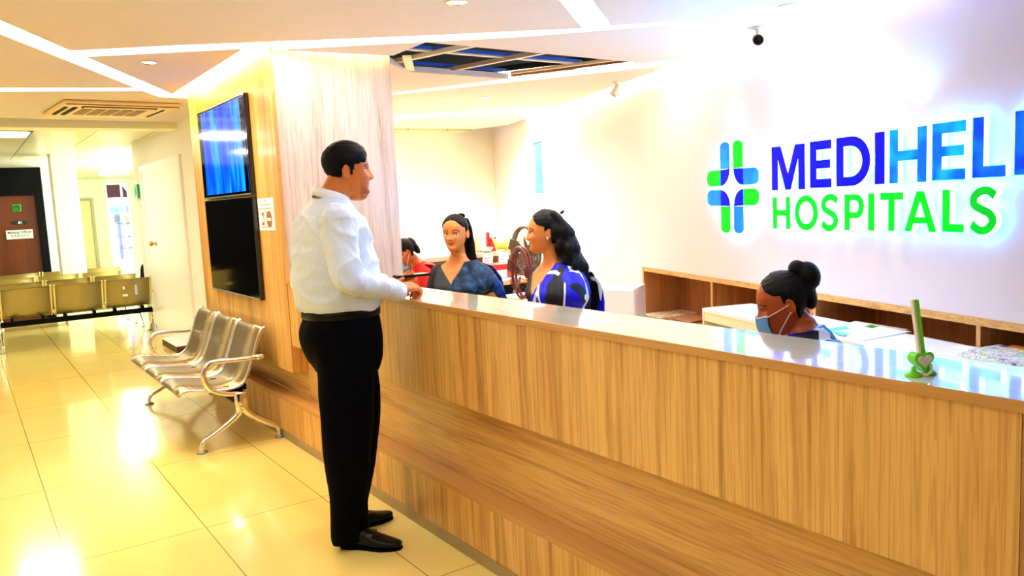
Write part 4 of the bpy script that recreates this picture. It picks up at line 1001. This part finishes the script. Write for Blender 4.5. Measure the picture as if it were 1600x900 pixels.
for a, b_, c in ((R_sh, R_el, R_wr), (L_sh, L_el, L_wr)): pc.append(tube(spline([a, b_ + (a - b_) * .1, b_, b_ + (c - b_) * .12, c], 4), [.05] * 9 + [.044] * 4 + [.040, .034, .030, .028], 14))
pc += hand(R_wr + Vector((.0, .0, .010)), (.95, .30, .02), (-.12, -.35, .93), -1, 1.12, (.75, .8, .85, .9), .9)
pc += hand(L_wr, (.97, -.18, .05), (.1, .45, -.85), -1, 1.0, (.15, .2, .25, .3), .5)
for s_, pts in ((-1, [(-.02, -.09, .95), (-.03, -.09, .5), (-.07, -.075, .1)]), (1, [(.07, .09, .95), (.11, .09, .5), (.0, .10, .1)])): pc.append(tube(pts, [.08, .06, .045], 14))
me = union(pc, .0034, 2, .4); paint(me, HMm, H, (208, 114, 44), (150, 66, 50), beard=.42)
body = link('body', me, SKIN, man); eyes(HMm, H, man, (.0, 0))
hm = mat('black_hair', (4, 3, 3), .6, spec=.15)
def man_hair(x, y, z):
    a = abs(x)
    hl = .745 - .06 * G(a - .24, .08)                # hairline height above the face
    if y > .10: line = max(hl - 1.6 * max(0, a - .20), .60 + (.03 if y > .2 else 0))
    elif y > .02: line = .40 + max(0, y - .06) * 5
    elif y > -.13: line = .50 + .07 * G(y + .055, .05)
    else: line = .17 + 1.1 * max(0, y + .32)
    d = z - line; k = max(0, min(1, d / .014)); q = max(0, min(1, d / .16)) ** .6
    vol = .012 + q * (.030 + .034 * max(0, min(1, (z - .6) / .35)))
    return -.03 + k * (.03 + vol + .004 * sin(a * 60 + z * 40))
v, f = head_shell(H, man_hair, nz=90, na=96); b = MB(); b.add(xf((v, f), HMm)); b.build('hair', hm, man, smooth=True)
# shirt
shirt_rows = densify([(1.078, -.126, .170, .148), (1.092, -.150, .194, .170), (1.12, -.168, .205, .178), (1.18, -.176, .203, .183), (1.26, -.174, .193, .187), (1.34, -.168, .180, .196), (1.41, -.158, .166, .205), (1.46, -.146, .148, .206), (1.50, -.130, .125, .195), (1.535, -.106, .096, .155), (1.565, -.08, .078, .105), (1.59, -.062, .073, .082)])
sp = [rings_loft(shirt_rows, 48)]
def sleeve(a, b_, c, r):
    P_ = spline([a + (a - b_) * .05, a, a + (b_ - a) * .5, b_ + (a - b_) * .12, b_ + (c - b_) * .06, b_ + (c - b_) * .5, b_ + (c - b_) * .97], 6)
    n = len(P_); return tube(P_, [(r[0] + (r[1] - r[0]) * min(1, i / (n * .45))) if i < n * .45 else r[1] + (r[2] - r[1]) * (i - n * .45) / (n * .55) for i in range(n)], 26, up=(0, 1, 0))
sp.append(sleeve(R_sh, R_el, R_wr, (.083, .066, .040))); sp.append(sleeve(L_sh, L_el, L_wr, (.083, .066, .040)))
bb = MB()
for k, piece in enumerate(sp):
    me = union([piece], .006, 4, .5); wrinkle(me, .0115, 7, 1 + k * 3, (1, 1, 1.7) if not k else (1.6, 1.6, 1.0)); wrinkle(me, .003, 22, 4, (1.4, 1, .8))
    bb.add(([tuple(v.co) for v in me.vertices], [tuple(p.vertices) for p in me.polygons])); bpy.data.meshes.remove(me)
shm = mat('striped_shirt', (240, 246, 255), .6); n_ = NT(shm); v_ = n_.coord(); sx = n_.n('SeparateXYZ'); n_.l(v_, sx.inputs[0])
ang = n_.math('MULTIPLY', n_.math('ARCTAN2', sx.outputs[1], n_.math('SUBTRACT', sx.outputs[0], .02)), 40.0); st_ = n_.math('LESS_THAN', n_.math('FRACT', ang), .30)
n_.l(n_.mix(n_.math('MULTIPLY', st_, .34), (232, 242, 255), (140, 176, 230)), n_.b.inputs['Base Color'])
shirt = bb.build('shirt', shm, man, smooth=True)
# collar: standing band and folded leaf
cm = mat('collar_white', (244, 248, 255), .6)
cl = []
for k, a in enumerate(np.linspace(0.42, 2 * PI - 0.42, 44)):
    u = abs(a - PI) / (PI - .42)                       # 0 at the nape, 1 at the throat
    cx, cy, z0 = .018 + .074 * cos(a), .068 * sin(a), 1.648 - .070 * u ** 1.4
    cl.append((Vector((cx, cy, z0)), Vector((cos(a), sin(a), 0)), u))
b = MB(); vv = []
for p, d, u in cl:
    lean = Vector((-.018, 0, 0)) * (1 - u)
    vv += [tuple(p - Vector((0, 0, .07)) - lean * 1.6 + d * .012), tuple(p), tuple(p + d * .007 + Vector((0, 0, .001))), tuple(p + d * (.016 + .012 * u) + Vector((.016 * u, 0, -.036 - .026 * u)))]
ff = [(i * 4 + j, i * 4 + j + 1, (i + 1) * 4 + j + 1, (i + 1) * 4 + j) for i in range(len(cl) - 1) for j in range(3)]; b.add((vv, ff)); o = b.build('collar', cm, shirt, smooth=True); md = o.modifiers.new('t', 'SOLIDIFY'); md.thickness = .003
for wr, el in ((R_wr, R_el), (L_wr, L_el)):
    d = (wr - el).normalized(); MB().add(tube([wr - d * .060, wr - d * .054, wr - d * .008, wr - d * .004], [.040, .043, .042, .039], 26, up=(0, 1, 0))).build('cuff', cm, shirt, smooth=True)
bl_ = MB().add(tube([R_wr + Vector((.004 + .0 * cos(a), .034 * cos(a), .030 * sin(a))) + Vector((.012 * sin(a), 0, 0)) for a in np.linspace(0, 2 * PI, 24, endpoint=False)], .0045, 8, closed=True, up=(1, 0, 0))).build('bangle', mat('ivory_bangle', (240, 214, 160), .3), man, smooth=True)
MB().add(tube([Vector((.352, -.098, 1.163)) + Vector((0, .010 * cos(a), .010 * sin(a))) for a in np.linspace(0, 2 * PI, 16, endpoint=False)], .003, 8, closed=True, up=(1, 0, 0))).build('finger_ring', M['chrome'], man, smooth=True)
# trousers, belt, shoes
tr = [rings_loft(densify([(.80, -.10, .17, .15), (.86, -.135, .185, .18), (.94, -.165, .190, .188), (1.0, -.168, .188, .184), (1.06, -.148, .185, .168), (1.085, -.142, .183, .164)]), 40)]
def leg(rows): return rings_loft(densify(rows, .02), 32, 2.1)
tr.append(leg([(.035, -.135, .055, .062, -.092), (.09, -.135, .045, .066, -.090), (.25, -.130, .045, .076, -.092), (.42, -.140, .070, .084, -.093), (.55, -.142, .095, .088, -.093), (.70, -.142, .105, .094, -.092), (.84, -.140, .125, .100, -.09), (.93, -.15, .15, .098, -.085)]))
tr.append(leg([(.045, -.055, .115, .062, .10), (.09, -.058, .118, .066, .10), (.25, -.045, .158, .074, .10), (.42, -.03, .195, .082, .098), (.55, -.02, .218, .088, .096), (.70, -.04, .222, .094, .094), (.84, -.08, .215, .100, .09), (.93, -.12, .20, .098, .085)]))
me = union(tr, .007, 4, .5); wrinkle(me, .005, 6, 8, (1.3, 1.3, .6)); tm = mat('black_trousers', (3, 3, 9), .8, spec=.06); link('trousers', me, tm, man)
MB().add(rings_loft([(1.058, -.150, .190, .170), (1.06, -.154, .194, .174), (1.093, -.152, .196, .175), (1.095, -.148, .19, .171)], 48)).build('belt', mat('black_belt', (3, 3, 4), .4, spec=.2), man, smooth=True)
MB().box(.193, .199, -.022, .022, 1.056, 1.096, bev=.002).build('buckle', M['chrome'], man)
leather = mat('black_leather', (2, 2, 2), .3, spec=.2)
def shoe(heel, toe, nm='shoe'):
    h_, t_ = Vector((*heel, 0)), Vector((*toe, 0)); L = (t_ - h_).length; d = (t_ - h_) / L; s_ = Vector((-d.y, d.x, 0)); F3 = frame(h_, d, s_, (0, 0, 1))
    rows = []; v = []; f = []; seg = 22
    prof = [(.0, .024, .055, .012), (.012, .034, .075, .0), (.05, .038, .092, 0), (.09, .036, .098, 0), (.13, .040, .080, 0), (.17, .046, .060, 0), (.21, .047, .045, 0), (.245, .040, .036, .0), (.272, .030, .029, .002), (.287, .016, .022, .006)]
    for x, w, h, z0 in prof:
        x *= L / .29
        for k in range(seg):
            a = 2 * PI * k / seg; ca, sa = cos(a), sin(a); y = w * (abs(ca) ** .8) * (1 if ca > 0 else -1); z = z0 + h * (.5 + .5 * (abs(sa) ** .8) * (1 if sa > 0 else -1)); v.append(tuple(F3 @ Vector((x, y, max(z, .001) + .007))))
    m = len(prof)
    for i in range(m - 1):
        for k in range(seg): f.append((i * seg + k, i * seg + (k + 1) % seg, (i + 1) * seg + (k + 1) % seg, (i + 1) * seg + k))
    f.append(tuple(range(seg))[::-1]); f.append(tuple(range((m - 1) * seg, m * seg)))
    me = union([(v, f)], .004, 2); o = link(nm, me, leather, man)
    sole = [(x * L / .29, w * 1.06) for x, w in ((-.001, .016), (.01, .031), (.05, .035), (.10, .032), (.15, .040), (.20, .046), (.25, .038), (.28, .024), (.290, .009))]
    MB().prism([(x, w) for x, w in sole] + [(x, -w) for x, w in sole[::-1]], .0, .009, M4=F3).build('sole', M['black'], o)
    MB().box(.125 * L / .29, .15 * L / .29, -.04, .04, .072, .078, bev=.002, M4=F3 @ Matrix.Rotation(.25, 4, 'Y') @ Matrix.Translation((-.01, 0, .03))).build('strap', mat('grey_strap', (60, 60, 52), .3), o)
shoe((-.078, -.052), (.125, -.262)); shoe((-.04, .10), (.255, .098))
# pen in his near hand
pw = Vector((1.745, 3.335, 1.135)); t = thing('ballpoint_pen', 'thin dark ballpoint pen held in the near hand of the man', 'pen', tuple(pw)); MB().add(tube([(-.045, -.01, .038), (.035, .02, .012)], .004, 8)).build('barrel', M['whiteplastic'], t, smooth=True); MB().add(tube([(.035, .02, .012), (.052, .026, .006)], [.0045, .002], 8)).build('tip', M['black'], t, smooth=True)
def strokes(name, base, alt, ink, sc, w, blotch=.56):
    """woven print: blue ground, dark blotches, pale leafy strokes"""
    m = mat(name, base, .5, spec=.3); n_ = NT(m); v0 = n_.coord((1, 1, .55)); nz = n_.n('TexNoise'); nz.inputs['Scale'].default_value = sc * .6; n_.l(v0, nz.inputs['Vector'])
    add = n_.n('VectorMath', operation='MULTIPLY_ADD'); n_.l(nz.outputs['Color'], add.inputs[0]); add.inputs[1].default_value = (.16, .16, .16); n_.l(v0, add.inputs[2])
    vo = n_.n('TexVoronoi', feature='DISTANCE_TO_EDGE'); vo.inputs['Scale'].default_value = sc; n_.l(add.outputs[0], vo.inputs['Vector'])
    line = n_.math('LESS_THAN', vo.outputs['Distance'], w); f = n_.noise(v0, sc * .5, 1, .3); gate = n_.math('GREATER_THAN', f, .40)
    g = n_.mix(n_.math('GREATER_THAN', n_.noise(v0, sc * .75, 1, 0), blotch), base, alt); n_.l(n_.mix(n_.math('MULTIPLY', line, gate), g, ink), n_.b.inputs['Base Color']); return m
def mottled(name, a, b_, c, sc):
    m = mat(name, a, .6, spec=.3); n_ = NT(m); n_.l(n_.ramp(n_.noise(n_.coord(), sc, 4, .4), [(.35, a), (.52, b_), (.68, c)]), n_.b.inputs['Base Color']); return m
TORSO = [(.0, -.11, .10, .155), (.10, -.12, .10, .165), (.22, -.08, .09, .125), (.31, -.085, .125, .135), (.365, -.085, .142, .147), (.42, -.085, .105, .150), (.465, -.078, .075, .145), (.50, -.062, .052, .105), (.53, -.048, .046, .062), (.56, -.045, .045, .05)]
CAPE = [(.06, -.12, .12, .170, .0), (.16, -.11, .11, .150, .01), (.25, -.11, .125, .175, .035), (.32, -.110, .146, .190, .05), (.37, -.106, .150, .192, .052), (.42, -.10, .120, .180, .048), (.465, -.092, .090, .150, .04), (.50, -.08, .07, .115, .03), (.525, -.065, .062, .085, .025)]
def scalp(front=.80, side=.62, vol=.05, part=0.0):
    def fn(x, y, z):
        a = abs(x)
        if y > .04: line = max(.50, front - 1.9 * max(0, a - .06) ** 1.6)
        elif y > -.13: line = .50 if a > .1 else 0
        else: line = .10
        d = z - line; k = max(0, min(1, d / .016)); q = max(0, min(1, d / .22)) ** .6
        return -.03 + k * (.038 + vol * q - part * G(x - .02, .014) * (z > .7) + .002 * sin(x * 90))
    return fn
def figure(label, loc, rz, zb, lean, head, tone, lips, sari, blouse, seated=False, Larm=None, Rarm=None, neck=(.40, 1.1), cape=CAPE, drape_line=(-.15, .60), H=.215, gaze=(0, 0), closed=False, hairfn=None, bindi=None, fall=True, hunch=0):
    t = thing('person', label, 'person', (*loc, 0), rz)
    UM = Matrix.Translation((0, 0, zb)) @ Matrix.Rotation(lean, 4, 'Y'); yaw, pitch = head
    HM = UM @ head_pose(H, (.012, 0, .628 - hunch), yaw, pitch); U = lambda p: xf(p, UM)
    Lsh, Rsh = Vector((-.005, .140, .440)), Vector((-.005, -.140, .440))
    Le, Lw = Larm or ((.0, .19, .20), (.18, .12, .12)); Re, Rw = Rarm or ((.0, -.19, .20), (.18, -.12, .12)); Le, Lw, Re, Rw = map(Vector, (Le, Lw, Re, Rw))
    pc = [xf(head_shell(H, None, 1, 76, 76), HM)] + [xf(e_, HM) for s_ in (-1, 1) for e_ in ear(H, s_)]
    nk = (UM.inverted() @ (HM @ Vector((0, -.08 * H, .2 * H)))); pc.append(U(tube([(-.01, 0, .47), (-.004, 0, .54), tuple(nk)], [(.06, .06), (.046, .047), (.046, .046)], 22)))
    pc.append(U(rings_loft(densify(TORSO), 36)))
    for a, e_, w in ((Lsh, Le, Lw), (Rsh, Re, Rw)): pc.append(U(tube(spline([a, e_ + (a - e_) * .1, e_, e_ + (w - e_) * .15, w], 4), [.047] * 6 + [.042] * 3 + [.038] * 4 + [.034, .030, .027, .024], 14)))
    for w, e_, sd in ((Lw, Le, -1), (Rw, Re, 1)):
        d = (w - e_).normalized(); up_ = Vector((0, 0, 1)) if abs(d.z) < .8 else Vector((1, 0, 0)); pc += [U(q) for q in hand(w, d, up_, sd, .88, (.35, .4, .45, .5), .4)]
    if seated:
        for s_ in (-1, 1): pc.append(tube([(-.0, s_ * .08, zb + .02), (.38, s_ * .09, zb + .03), (.42, s_ * .09, zb - .05), (.40, s_ * .09, .08), (.46, s_ * .09, .05)], [.085, .065, .055, .04, .03], 12))
    else:
        for s_ in (-1, 1): pc.append(tube([(0, s_ * .07, zb + .02), (0, s_ * .07, .35), (0, s_ * .07, .08), (.10, s_ * .08, .04)], [.085, .055, .04, .03], 12))
    me = union(pc, .0034, 2, .4); paint(me, HM, H, tone, lips, fem=1, bindi=bindi); body = link('body', me, SKIN, t); eyes(HM, H, t, gaze, closed)
    zn, sl = neck
    bo = lambda x, y, z, a: -.03 + .036 * max(0, min(1, ((.50 if x < 0 else zn + abs(y) * sl) - z) / .024 + .8))
    bp = [U(rings_loft(densify(TORSO[:9], .005), 110, off=bo))]
    for a, e_ in ((Lsh, Le), (Rsh, Re)): bp.append(U(tube([a + (a - e_) * .08, a + (e_ - a) * .12, a + (e_ - a) * .42], [.046, .053, .052], 20)))
    b = MB(); [b.add(q) for q in bp]; b.build('blouse', blouse, t, smooth=True)
    y0, k0 = drape_line
    def so(x, y, z, a):
        yl = y0 + (z - .18) * k0
        if z > .49: yl = max(yl, .045)
        dd = (y - yl) if x > -.02 else (y + .02 - (.3 - z) * .6); k = max(0, min(1, dd / .03 + .9))
        return -.075 + k * (.081 + .004 * sin((y + z * .5) * 95))
    b = MB(); b.add(U(rings_loft(densify(cape, .005), 130, off=so)))
    if seated: b.add(tube(spline([(-.02, 0, zb - .0), (.12, 0, zb + .06), (.36, 0, zb + .05), (.47, 0, zb - .03), (.46, 0, .25), (.44, 0, .05)], 4), [(.17, .11)] * 6 + [(.19, .09)] * 8 + [(.20, .08)] * 7, 28))
    else: b.add(rings_loft(densify([(.02, -.15, .16, .20), (.3, -.13, .14, .18), (.55, -.13, .12, .175), (zb + .02, -.125, .115, .172), (zb + .12, -.12, .11, .168), (zb + .20, -.10, .10, .145)], .03), 40, off=lambda x, y, z, a: .004 * sin(a * 14)))
    sr = b.build('sari', sari, t, smooth=True)
    if fall:
        f3 = MB(); rows = []
        for z, x0, yc, w in ((.50, -.05, .10, .05), (.47, -.095, .13, .07), (.40, -.125, .15, .085), (.28, -.13, .16, .09), (.1, -.14, .16, .095), (-.15, -.16, .16, .10)): rows.append((z, x0 - .012, x0 + .012, w, yc))
        f3.add(U(rings_loft(densify(rows[::-1], .02), 28, off=lambda x, y, z, a: .003 * sin(y * 110)))); f3.build('sari_fall', sari, t, smooth=True)
    if hairfn: b = MB(); b.add(xf(head_shell(H, hairfn, 1, 84, 90), HM)); b.build('hair', hm2, t, smooth=True)
    return t, HM, UM, H
hm2 = mat('dark_brown_hair', (7, 4, 4), .5, spec=.2); n_ = NT(hm2); w_ = n_.n('TexWave'); w_.inputs['Scale'].default_value = 60; w_.inputs['Distortion'].default_value = 3; n_.l(n_.coord((1, 1, .15)), w_.inputs['Vector']); bp = n_.n('Bump'); bp.inputs['Strength'].default_value = .35; bp.inputs['Distance'].default_value = .003; n_.l(w_.outputs['Fac'], bp.inputs['Height']); n_.l(bp.outputs['Normal'], n_.b.inputs['Normal'])
def surgical_mask(HM, H, t, fem=1):
    v = []; f = []; nu, nv = 30, 14
    for i in range(nv + 1):
        q = i / nv; z = .415 - q * .47
        for j in range(nu + 1):
            u = -1 + 2 * j / nu; a = u * 1.0; x = .27 * sin(a) * (1 - .15 * q); y = .20 + .305 * cos(a * 1.15) - .05 * q * q + .03 * sin(PI * q) + (.012 * ((q * 5) % 1) if .15 < q < .85 else 0) - .10 * (q > .8) * (q - .8) / .2
            v.append(tuple(HM @ (Vector((x, y, z)) * H)))
    for i in range(nv):
        for j in range(nu): a = i * (nu + 1) + j; f.append((a, a + 1, a + nu + 2, a + nu + 1))
    b = MB(); b.add((v, f)); o = b.build('face_mask', mat('surgical_blue', (110, 186, 236), .6), t, smooth=True); md = o.modifiers.new('s', 'SOLIDIFY'); md.thickness = .0015
    wm = mat('mask_white', (240, 240, 244), .6)
    for s_ in (-1, 1):
        for z0, z1 in ((.395, .50), (-.01, .38)): MB().add(xf(tube([Vector(p) * H for p in ((s_ * .235, .33, z0), (s_ * .325, .16, (z0 + z1) / 2), (s_ * .365, -.03, z1))], .004 * H * 2, 6), HM)).build('ear_loop', wm, o, smooth=True)
    MB().add(xf(tube([Vector((.262 * sin(a), .205 + .305 * cos(a * 1.15), .415)) * H for a in np.linspace(-1, 1, 16)], .0025, 6), HM)).build('nose_band', wm, o, smooth=True)
def strands(HM, H, UM, t, starts, drops, r0, wav, vox=.008, m=None):
    pc = []
    for s0, dr in zip(starts, drops):
        pts = [HM @ (Vector(s0[0]) * H)] + [HM @ (Vector(q) * H) for q in list(s0[1:]) + list(dr)]
        sp_ = spline(pts, 6); n = len(sp_); ph = random.random() * 6
        sp_ = [p + Vector((sin(i * .8 + ph), cos(i * .8 + ph), 0)) * wav * min(1, i / 8) for i, p in enumerate(sp_)]
        pc.append(tube(sp_, [r0 * (1 - .45 * max(0, i / n - .5) * 2) for i in range(n)], 10))
    me = union(pc, vox, 2); return link('long_hair', me, hm2, t)
random.seed(11)
# woman in the teal sari, turned towards the camera
teal = mottled('teal_sari', (4, 22, 44), (6, 44, 82), (16, 84, 118), 26); navy = mat('navy_blouse', (5, 10, 26), .6)
w1, HM, UM, H = figure('young woman in dark teal sari with hair tied back, standing behind the counter', (2.50, 4.19), math.radians(222), .668, 0, (-.05, .02), (224, 136, 64), (176, 70, 62), teal, navy,
    Larm=((-.02, .215, .20), (.12, .17, .02)), Rarm=((.0, -.20, .20), (.12, -.14, .05)), neck=(.375, 1.15), drape_line=(-.16, .66), gaze=(-.95, 0), hairfn=scalp(.87, .60, .045, .03),
    cape=[(.06, -.12, .12, .170, .0), (.16, -.11, .11, .145, .0), (.25, -.11, .125, .15, .01), (.31, -.105, .145, .152, .01), (.355, -.102, .155, .170, .03), (.40, -.098, .128, .185, .045), (.45, -.09, .10, .168, .04), (.485, -.078, .078, .135, .035), (.52, -.065, .065, .09, .03)])
st_, dp = [], []
for k in range(10): a = -.15 + k * .05; a -= .12; st_.append([(a * .9, -.36, .84), (a * 1.1, -.47, .5)]); dp.append([(a * 1.1 - .02, -.50, .15), (a * 1.1 - .05, -.52, -.15), (a * 1.1 - .06, -.54, -.5), (a - .06, -.54, -.9)])
strands(HM, H, UM, w1, st_, dp, .017, .002)
MB().add(xf(tube([(-.06 * H, -.36 * H, .98 * H), (-.14 * H, -.34 * H, .97 * H)], .016, 10), HM)).build('hair_clip', M['black'], w1, smooth=True)
f3 = MB().add(xf(rings_loft(densify([(-.05, -.06, -.035, .045, .275), (.10, -.055, -.03, .05, .262), (.25, -.05, -.02, .05, .245), (.36, -.045, .03, .045, .225), (.43, -.04, .045, .04, .19)], .015), 28, off=lambda x, y, z, a: .003 * sin(a * 6)), UM)).build('sari_edge', mottled('teal_sari_bright', (4, 36, 110), (6, 60, 150), (20, 90, 160), 24), w1, smooth=True)
# woman in the blue patterned sari, in profile
bluep = strokes('blue_leaf_sari', (4, 8, 215), (3, 4, 26), (220, 232, 250), 8, .055); dkb = mat('black_blouse', (6, 6, 16), .6)
w2, HM, UM, H = figure('smiling woman in bright blue and white patterned sari with long wavy hair', (2.665, 3.44), math.radians(184), .672, .03, (-.66, .0), (236, 144, 68), (190, 70, 66), bluep, dkb,
    neck=(.33, 1.2), drape_line=(-.13, .60), gaze=(.2, .1), hairfn=scalp(.87, .60, .055), H=.222)
st_, dp = [], []
for k in range(22):
    a = -.34 + k * .031; g_ = .05 * (k % 4); st_.append([(a * .8, -.22, .93), (a * 1.1, -.42 - g_ * .4, .62), (a * 1.2, -.50 - g_, .30)])
    dp.append([(a * 1.3, -.56 - g_, .0), (a * 1.35, -.66 - g_ * 1.3, -.35), (a * 1.3, -.76 - g_ * 1.4, -.70), (a * 1.1, -.86 - g_, -1.0), (a * .9, -.92 - g_, -1.25)])
for s_ in (-1, 1):
    for k in range(3): st_.append([(s_ * .29, -.10 - .05 * k, .78), (s_ * .37, -.22 - .06 * k, .5), (s_ * .36, -.28 - .06 * k, .2)]); dp.append([(s_ * .34, -.36 - .06 * k, -.1), (s_ * .36, -.46 - .06 * k, -.4), (s_ * .34, -.56 - .05 * k, -.7)])
strands(HM, H, UM, w2, st_, dp, .021, .010, .007)
MB().add(xf(tube([(-.05 * H, -.43 * H, .93 * H), (-.02, -.47 * H, .97 * H), (.05 * H, -.43 * H, .93 * H)], .008, 8), HM)).build('hair_clip', mat('maroon_clip', (110, 20, 30), .3), w2, smooth=True)
for s_ in (-1, 1): MB().add(xf(ellipsoid((s_ * .375 * H, -.03 * H, .36 * H), (.006, .006, .006), 10, 6), HM)).build('earring', mat('pearl', (240, 236, 226), .15), w2, smooth=True)
MB().add(xf(tube([(.02 + .075 * cos(a) + .0, .062 * sin(a), .50 - .055 * (cos(a) + 1) / 2 * 1.6) for a in np.linspace(-1.9, 1.9, 22)], .0016, 6), UM)).build('necklace', mat('gold', (220, 170, 70), .25, 1), w2, smooth=True)
MB().add(xf(ellipsoid((.098, .075, .42), (.006, .016, .012), 8, 6), UM)).build('brooch', mat('brooch_gold', (150, 110, 70), .3, .8), w2, smooth=True)
# teeth of the smile
for w_, hm_, hh in ((w2, HM, H),): MB().add(xf(ellipsoid((0, .392 * hh, .232 * hh), (.062 * hh, .03 * hh, .013 * hh), 16, 8), hm_)).build('teeth', mat('teeth', (240, 236, 228), .25), w_, smooth=True)
# masked receptionist with a bun
w3, HM, UM, H = figure('seated receptionist in blue sari with hair bun and light blue face mask', (2.51, 1.635), math.radians(132), .53, .22, (.02, .10), (184, 84, 30), (140, 60, 50), bluep, strokes('blue_leaf_blouse', (4, 12, 190), (4, 6, 50), (226, 236, 246), 16, .05), seated=True,
    Larm=((.10, .19, .20), (.30, .10, .12)), Rarm=((.10, -.19, .20), (.30, -.10, .12)), neck=(.47, .5), closed=True, hairfn=scalp(.90, .56, .035), H=.218, hunch=.062)
bn = [ellipsoid((0, -.50 * H, .80 * H), (.20 * H, .20 * H, .24 * H), 20, 14), ellipsoid((0, -.38 * H, .97 * H), (.14 * H, .14 * H, .14 * H), 18, 12), ellipsoid((0, -.40 * H, .55 * H), (.22 * H, .14 * H, .3 * H), 18, 12), tube([(.15 * H, -.52 * H, .95 * H), (.17 * H, -.58 * H, .75 * H), (.05 * H, -.6 * H, .62 * H)], .05 * H, 8)]
link('hair_bun', union([xf(q, HM) for q in bn], .005, 3), hm2, w3); surgical_mask(HM, H, w3)
for s_ in (-1, 1): MB().add(xf(ellipsoid((s_ * .37 * H, -.04 * H, .36 * H), (.004, .004, .004), 8, 6), HM)).build('earring', mat('small_gold', (220, 170, 70), .25, 1), w3, smooth=True)
# clerk in red and white at the far desk
redw = mat('red_white_sari', (214, 16, 20), .55); n_ = NT(redw); v_ = n_.coord(); sx = n_.n('SeparateXYZ'); n_.l(v_, sx.inputs[0]); u_ = n_.math('ADD', sx.outputs[1], n_.math('MULTIPLY', sx.outputs[2], .25))
bd = n_.math('MULTIPLY', n_.math('GREATER_THAN', u_, .20), n_.math('LESS_THAN', u_, .30)); pt = n_.math('GREATER_THAN', n_.noise(v_, 34, 2, .3), .60)
band = n_.mix(n_.math('MULTIPLY', pt, .8), (246, 240, 226), (206, 90, 40)); low = n_.math('LESS_THAN', sx.outputs[2], .62); top_ = n_.mix(bd, (214, 16, 20), band); n_.l(n_.mix(low, top_, (244, 232, 204)), n_.b.inputs['Base Color'])
w4, HM, UM, H = figure('clerk in red and white sari with a face mask bent over the far desk', (3.49, 6.10), math.radians(160), .565, .48, (.1, .10), (196, 100, 44), (140, 60, 50), redw, mat('red_blouse', (206, 14, 18), .55), seated=True,
    Larm=((.16, .20, .28), (.33, .10, .30)), Rarm=((.16, -.20, .28), (.33, -.10, .30)), neck=(.48, .5), closed=True, hairfn=scalp(.80, .56, .05), H=.225, hunch=.03)
link('hair_bun', union([xf(ellipsoid((0, -.42 * H, .62 * H), (.2 * H, .2 * H, .26 * H), 16, 10), HM), xf(ellipsoid((0, -.46 * H, .40 * H), (.16 * H, .14 * H, .3 * H), 16, 10), HM)], .007, 3), hm2, w4); surgical_mask(HM, H, w4)
# visitor out in the hall of whom only a shin and shoe show
random.seed(5)
v5 = thing('person', 'seated visitor in dark trousers and reddish shoe, mostly hidden by the white passage wall', 'person', (3.62, 18.0, 0), PI)
pp = [ellipsoid((0, 0, 1.22), (.10, .08, .12)), tube([(0, 0, .95), (0, 0, 1.15)], .055, 12), rings_loft(densify([(.46, -.13, .13, .17), (.7, -.10, .12, .15), (.9, -.10, .11, .19), (1.0, -.06, .06, .10)], .04), 24)]
for s_ in (-1, 1):
    pp.append(tube([(0, s_ * .2, .93), (.05, s_ * .25, .68), (.28, s_ * .12, .60), (.36, s_ * .10, .60)], [.05, .042, .032, .03], 12)); pp += hand((.34, s_ * .10, .60), (1, 0, -.3), (0, 0, 1), -s_, 1, (.4,) * 4, .4)
    pp.append(tube([(0, s_ * .1, .48), (.42, s_ * .1, .50), (.46, s_ * .1, .42), (.52, s_ * .1, .1)], [.09, .07, .06, .045], 12))
me = union(pp, .012, 2); at = me.color_attributes.new('tint', 'FLOAT_COLOR', 'POINT'); at.data.foreach_set('color', np.tile(np.array([*lin((170, 96, 50)), 1], np.float32), len(me.vertices))); link('body', me, SKIN, v5)
b = MB(); b.add(rings_loft(densify([(.5, -.15, .15, .19), (.7, -.12, .14, .17), (.92, -.12, .12, .21), (1.0, -.08, .08, .12)], .04), 28)); 
for s_ in (-1, 1): b.add(tube([(0, s_ * .2, .93), (.04, s_ * .25, .70)], [.07, .06], 14))
b.build('shirt', mat('white_shirt', (240, 240, 244), .6), v5, smooth=True)
b = MB(); 
for s_ in (-1, 1): b.add(tube(spline([(-.02, s_ * .09, .49), (.40, s_ * .1, .52), (.48, s_ * .1, .42), (.54, s_ * .1, .1)], 4), [.11] * 4 + [.09] * 5 + [.075] * 4, 16))
b.build('trousers', tm, v5, smooth=True)
for s_ in (-1, 1): MB().add(tube([(.47, s_ * .1, .045), (.58, s_ * .1, .045), (.70, s_ * .1, .035)], [(.04, .045), (.048, .04), (.04, .028)], 14)).build('shoe', mat('red_brown_leather', (150, 60, 30), .35), v5, smooth=True)
MB().add(ellipsoid((-.01, 0, 1.25), (.108, .088, .11))).build('hair', hm2, v5, smooth=True)
# ================================================================== light and view
w = bpy.data.worlds.new('world'); bpy.context.scene.world = w; w.use_nodes = True
bg = w.node_tree.nodes['Background']; bg.inputs[0].default_value = L4((225, 240, 255)); bg.inputs[1].default_value = 1.3
def area(name, loc, size, energy, col, rot=(0, 0, 0)):
    l = bpy.data.lights.new(name, 'AREA'); l.shape = 'RECTANGLE'; l.size, l.size_y = size; l.energy = energy; l.color = col; o = bpy.data.objects.new(name, l); C.objects.link(o); o.location = loc; o.rotation_euler = rot; return o
s = bpy.context.scene
s.view_settings.view_transform = 'Standard'; s.view_settings.look = 'None'; s.view_settings.gamma = 1; s.view_settings.exposure = EXPO
s.view_settings.use_curve_mapping = False
s.cycles.max_bounces = 8; s.cycles.diffuse_bounces = 4; s.cycles.use_denoising = True
s.cycles.sample_clamp_indirect = 6
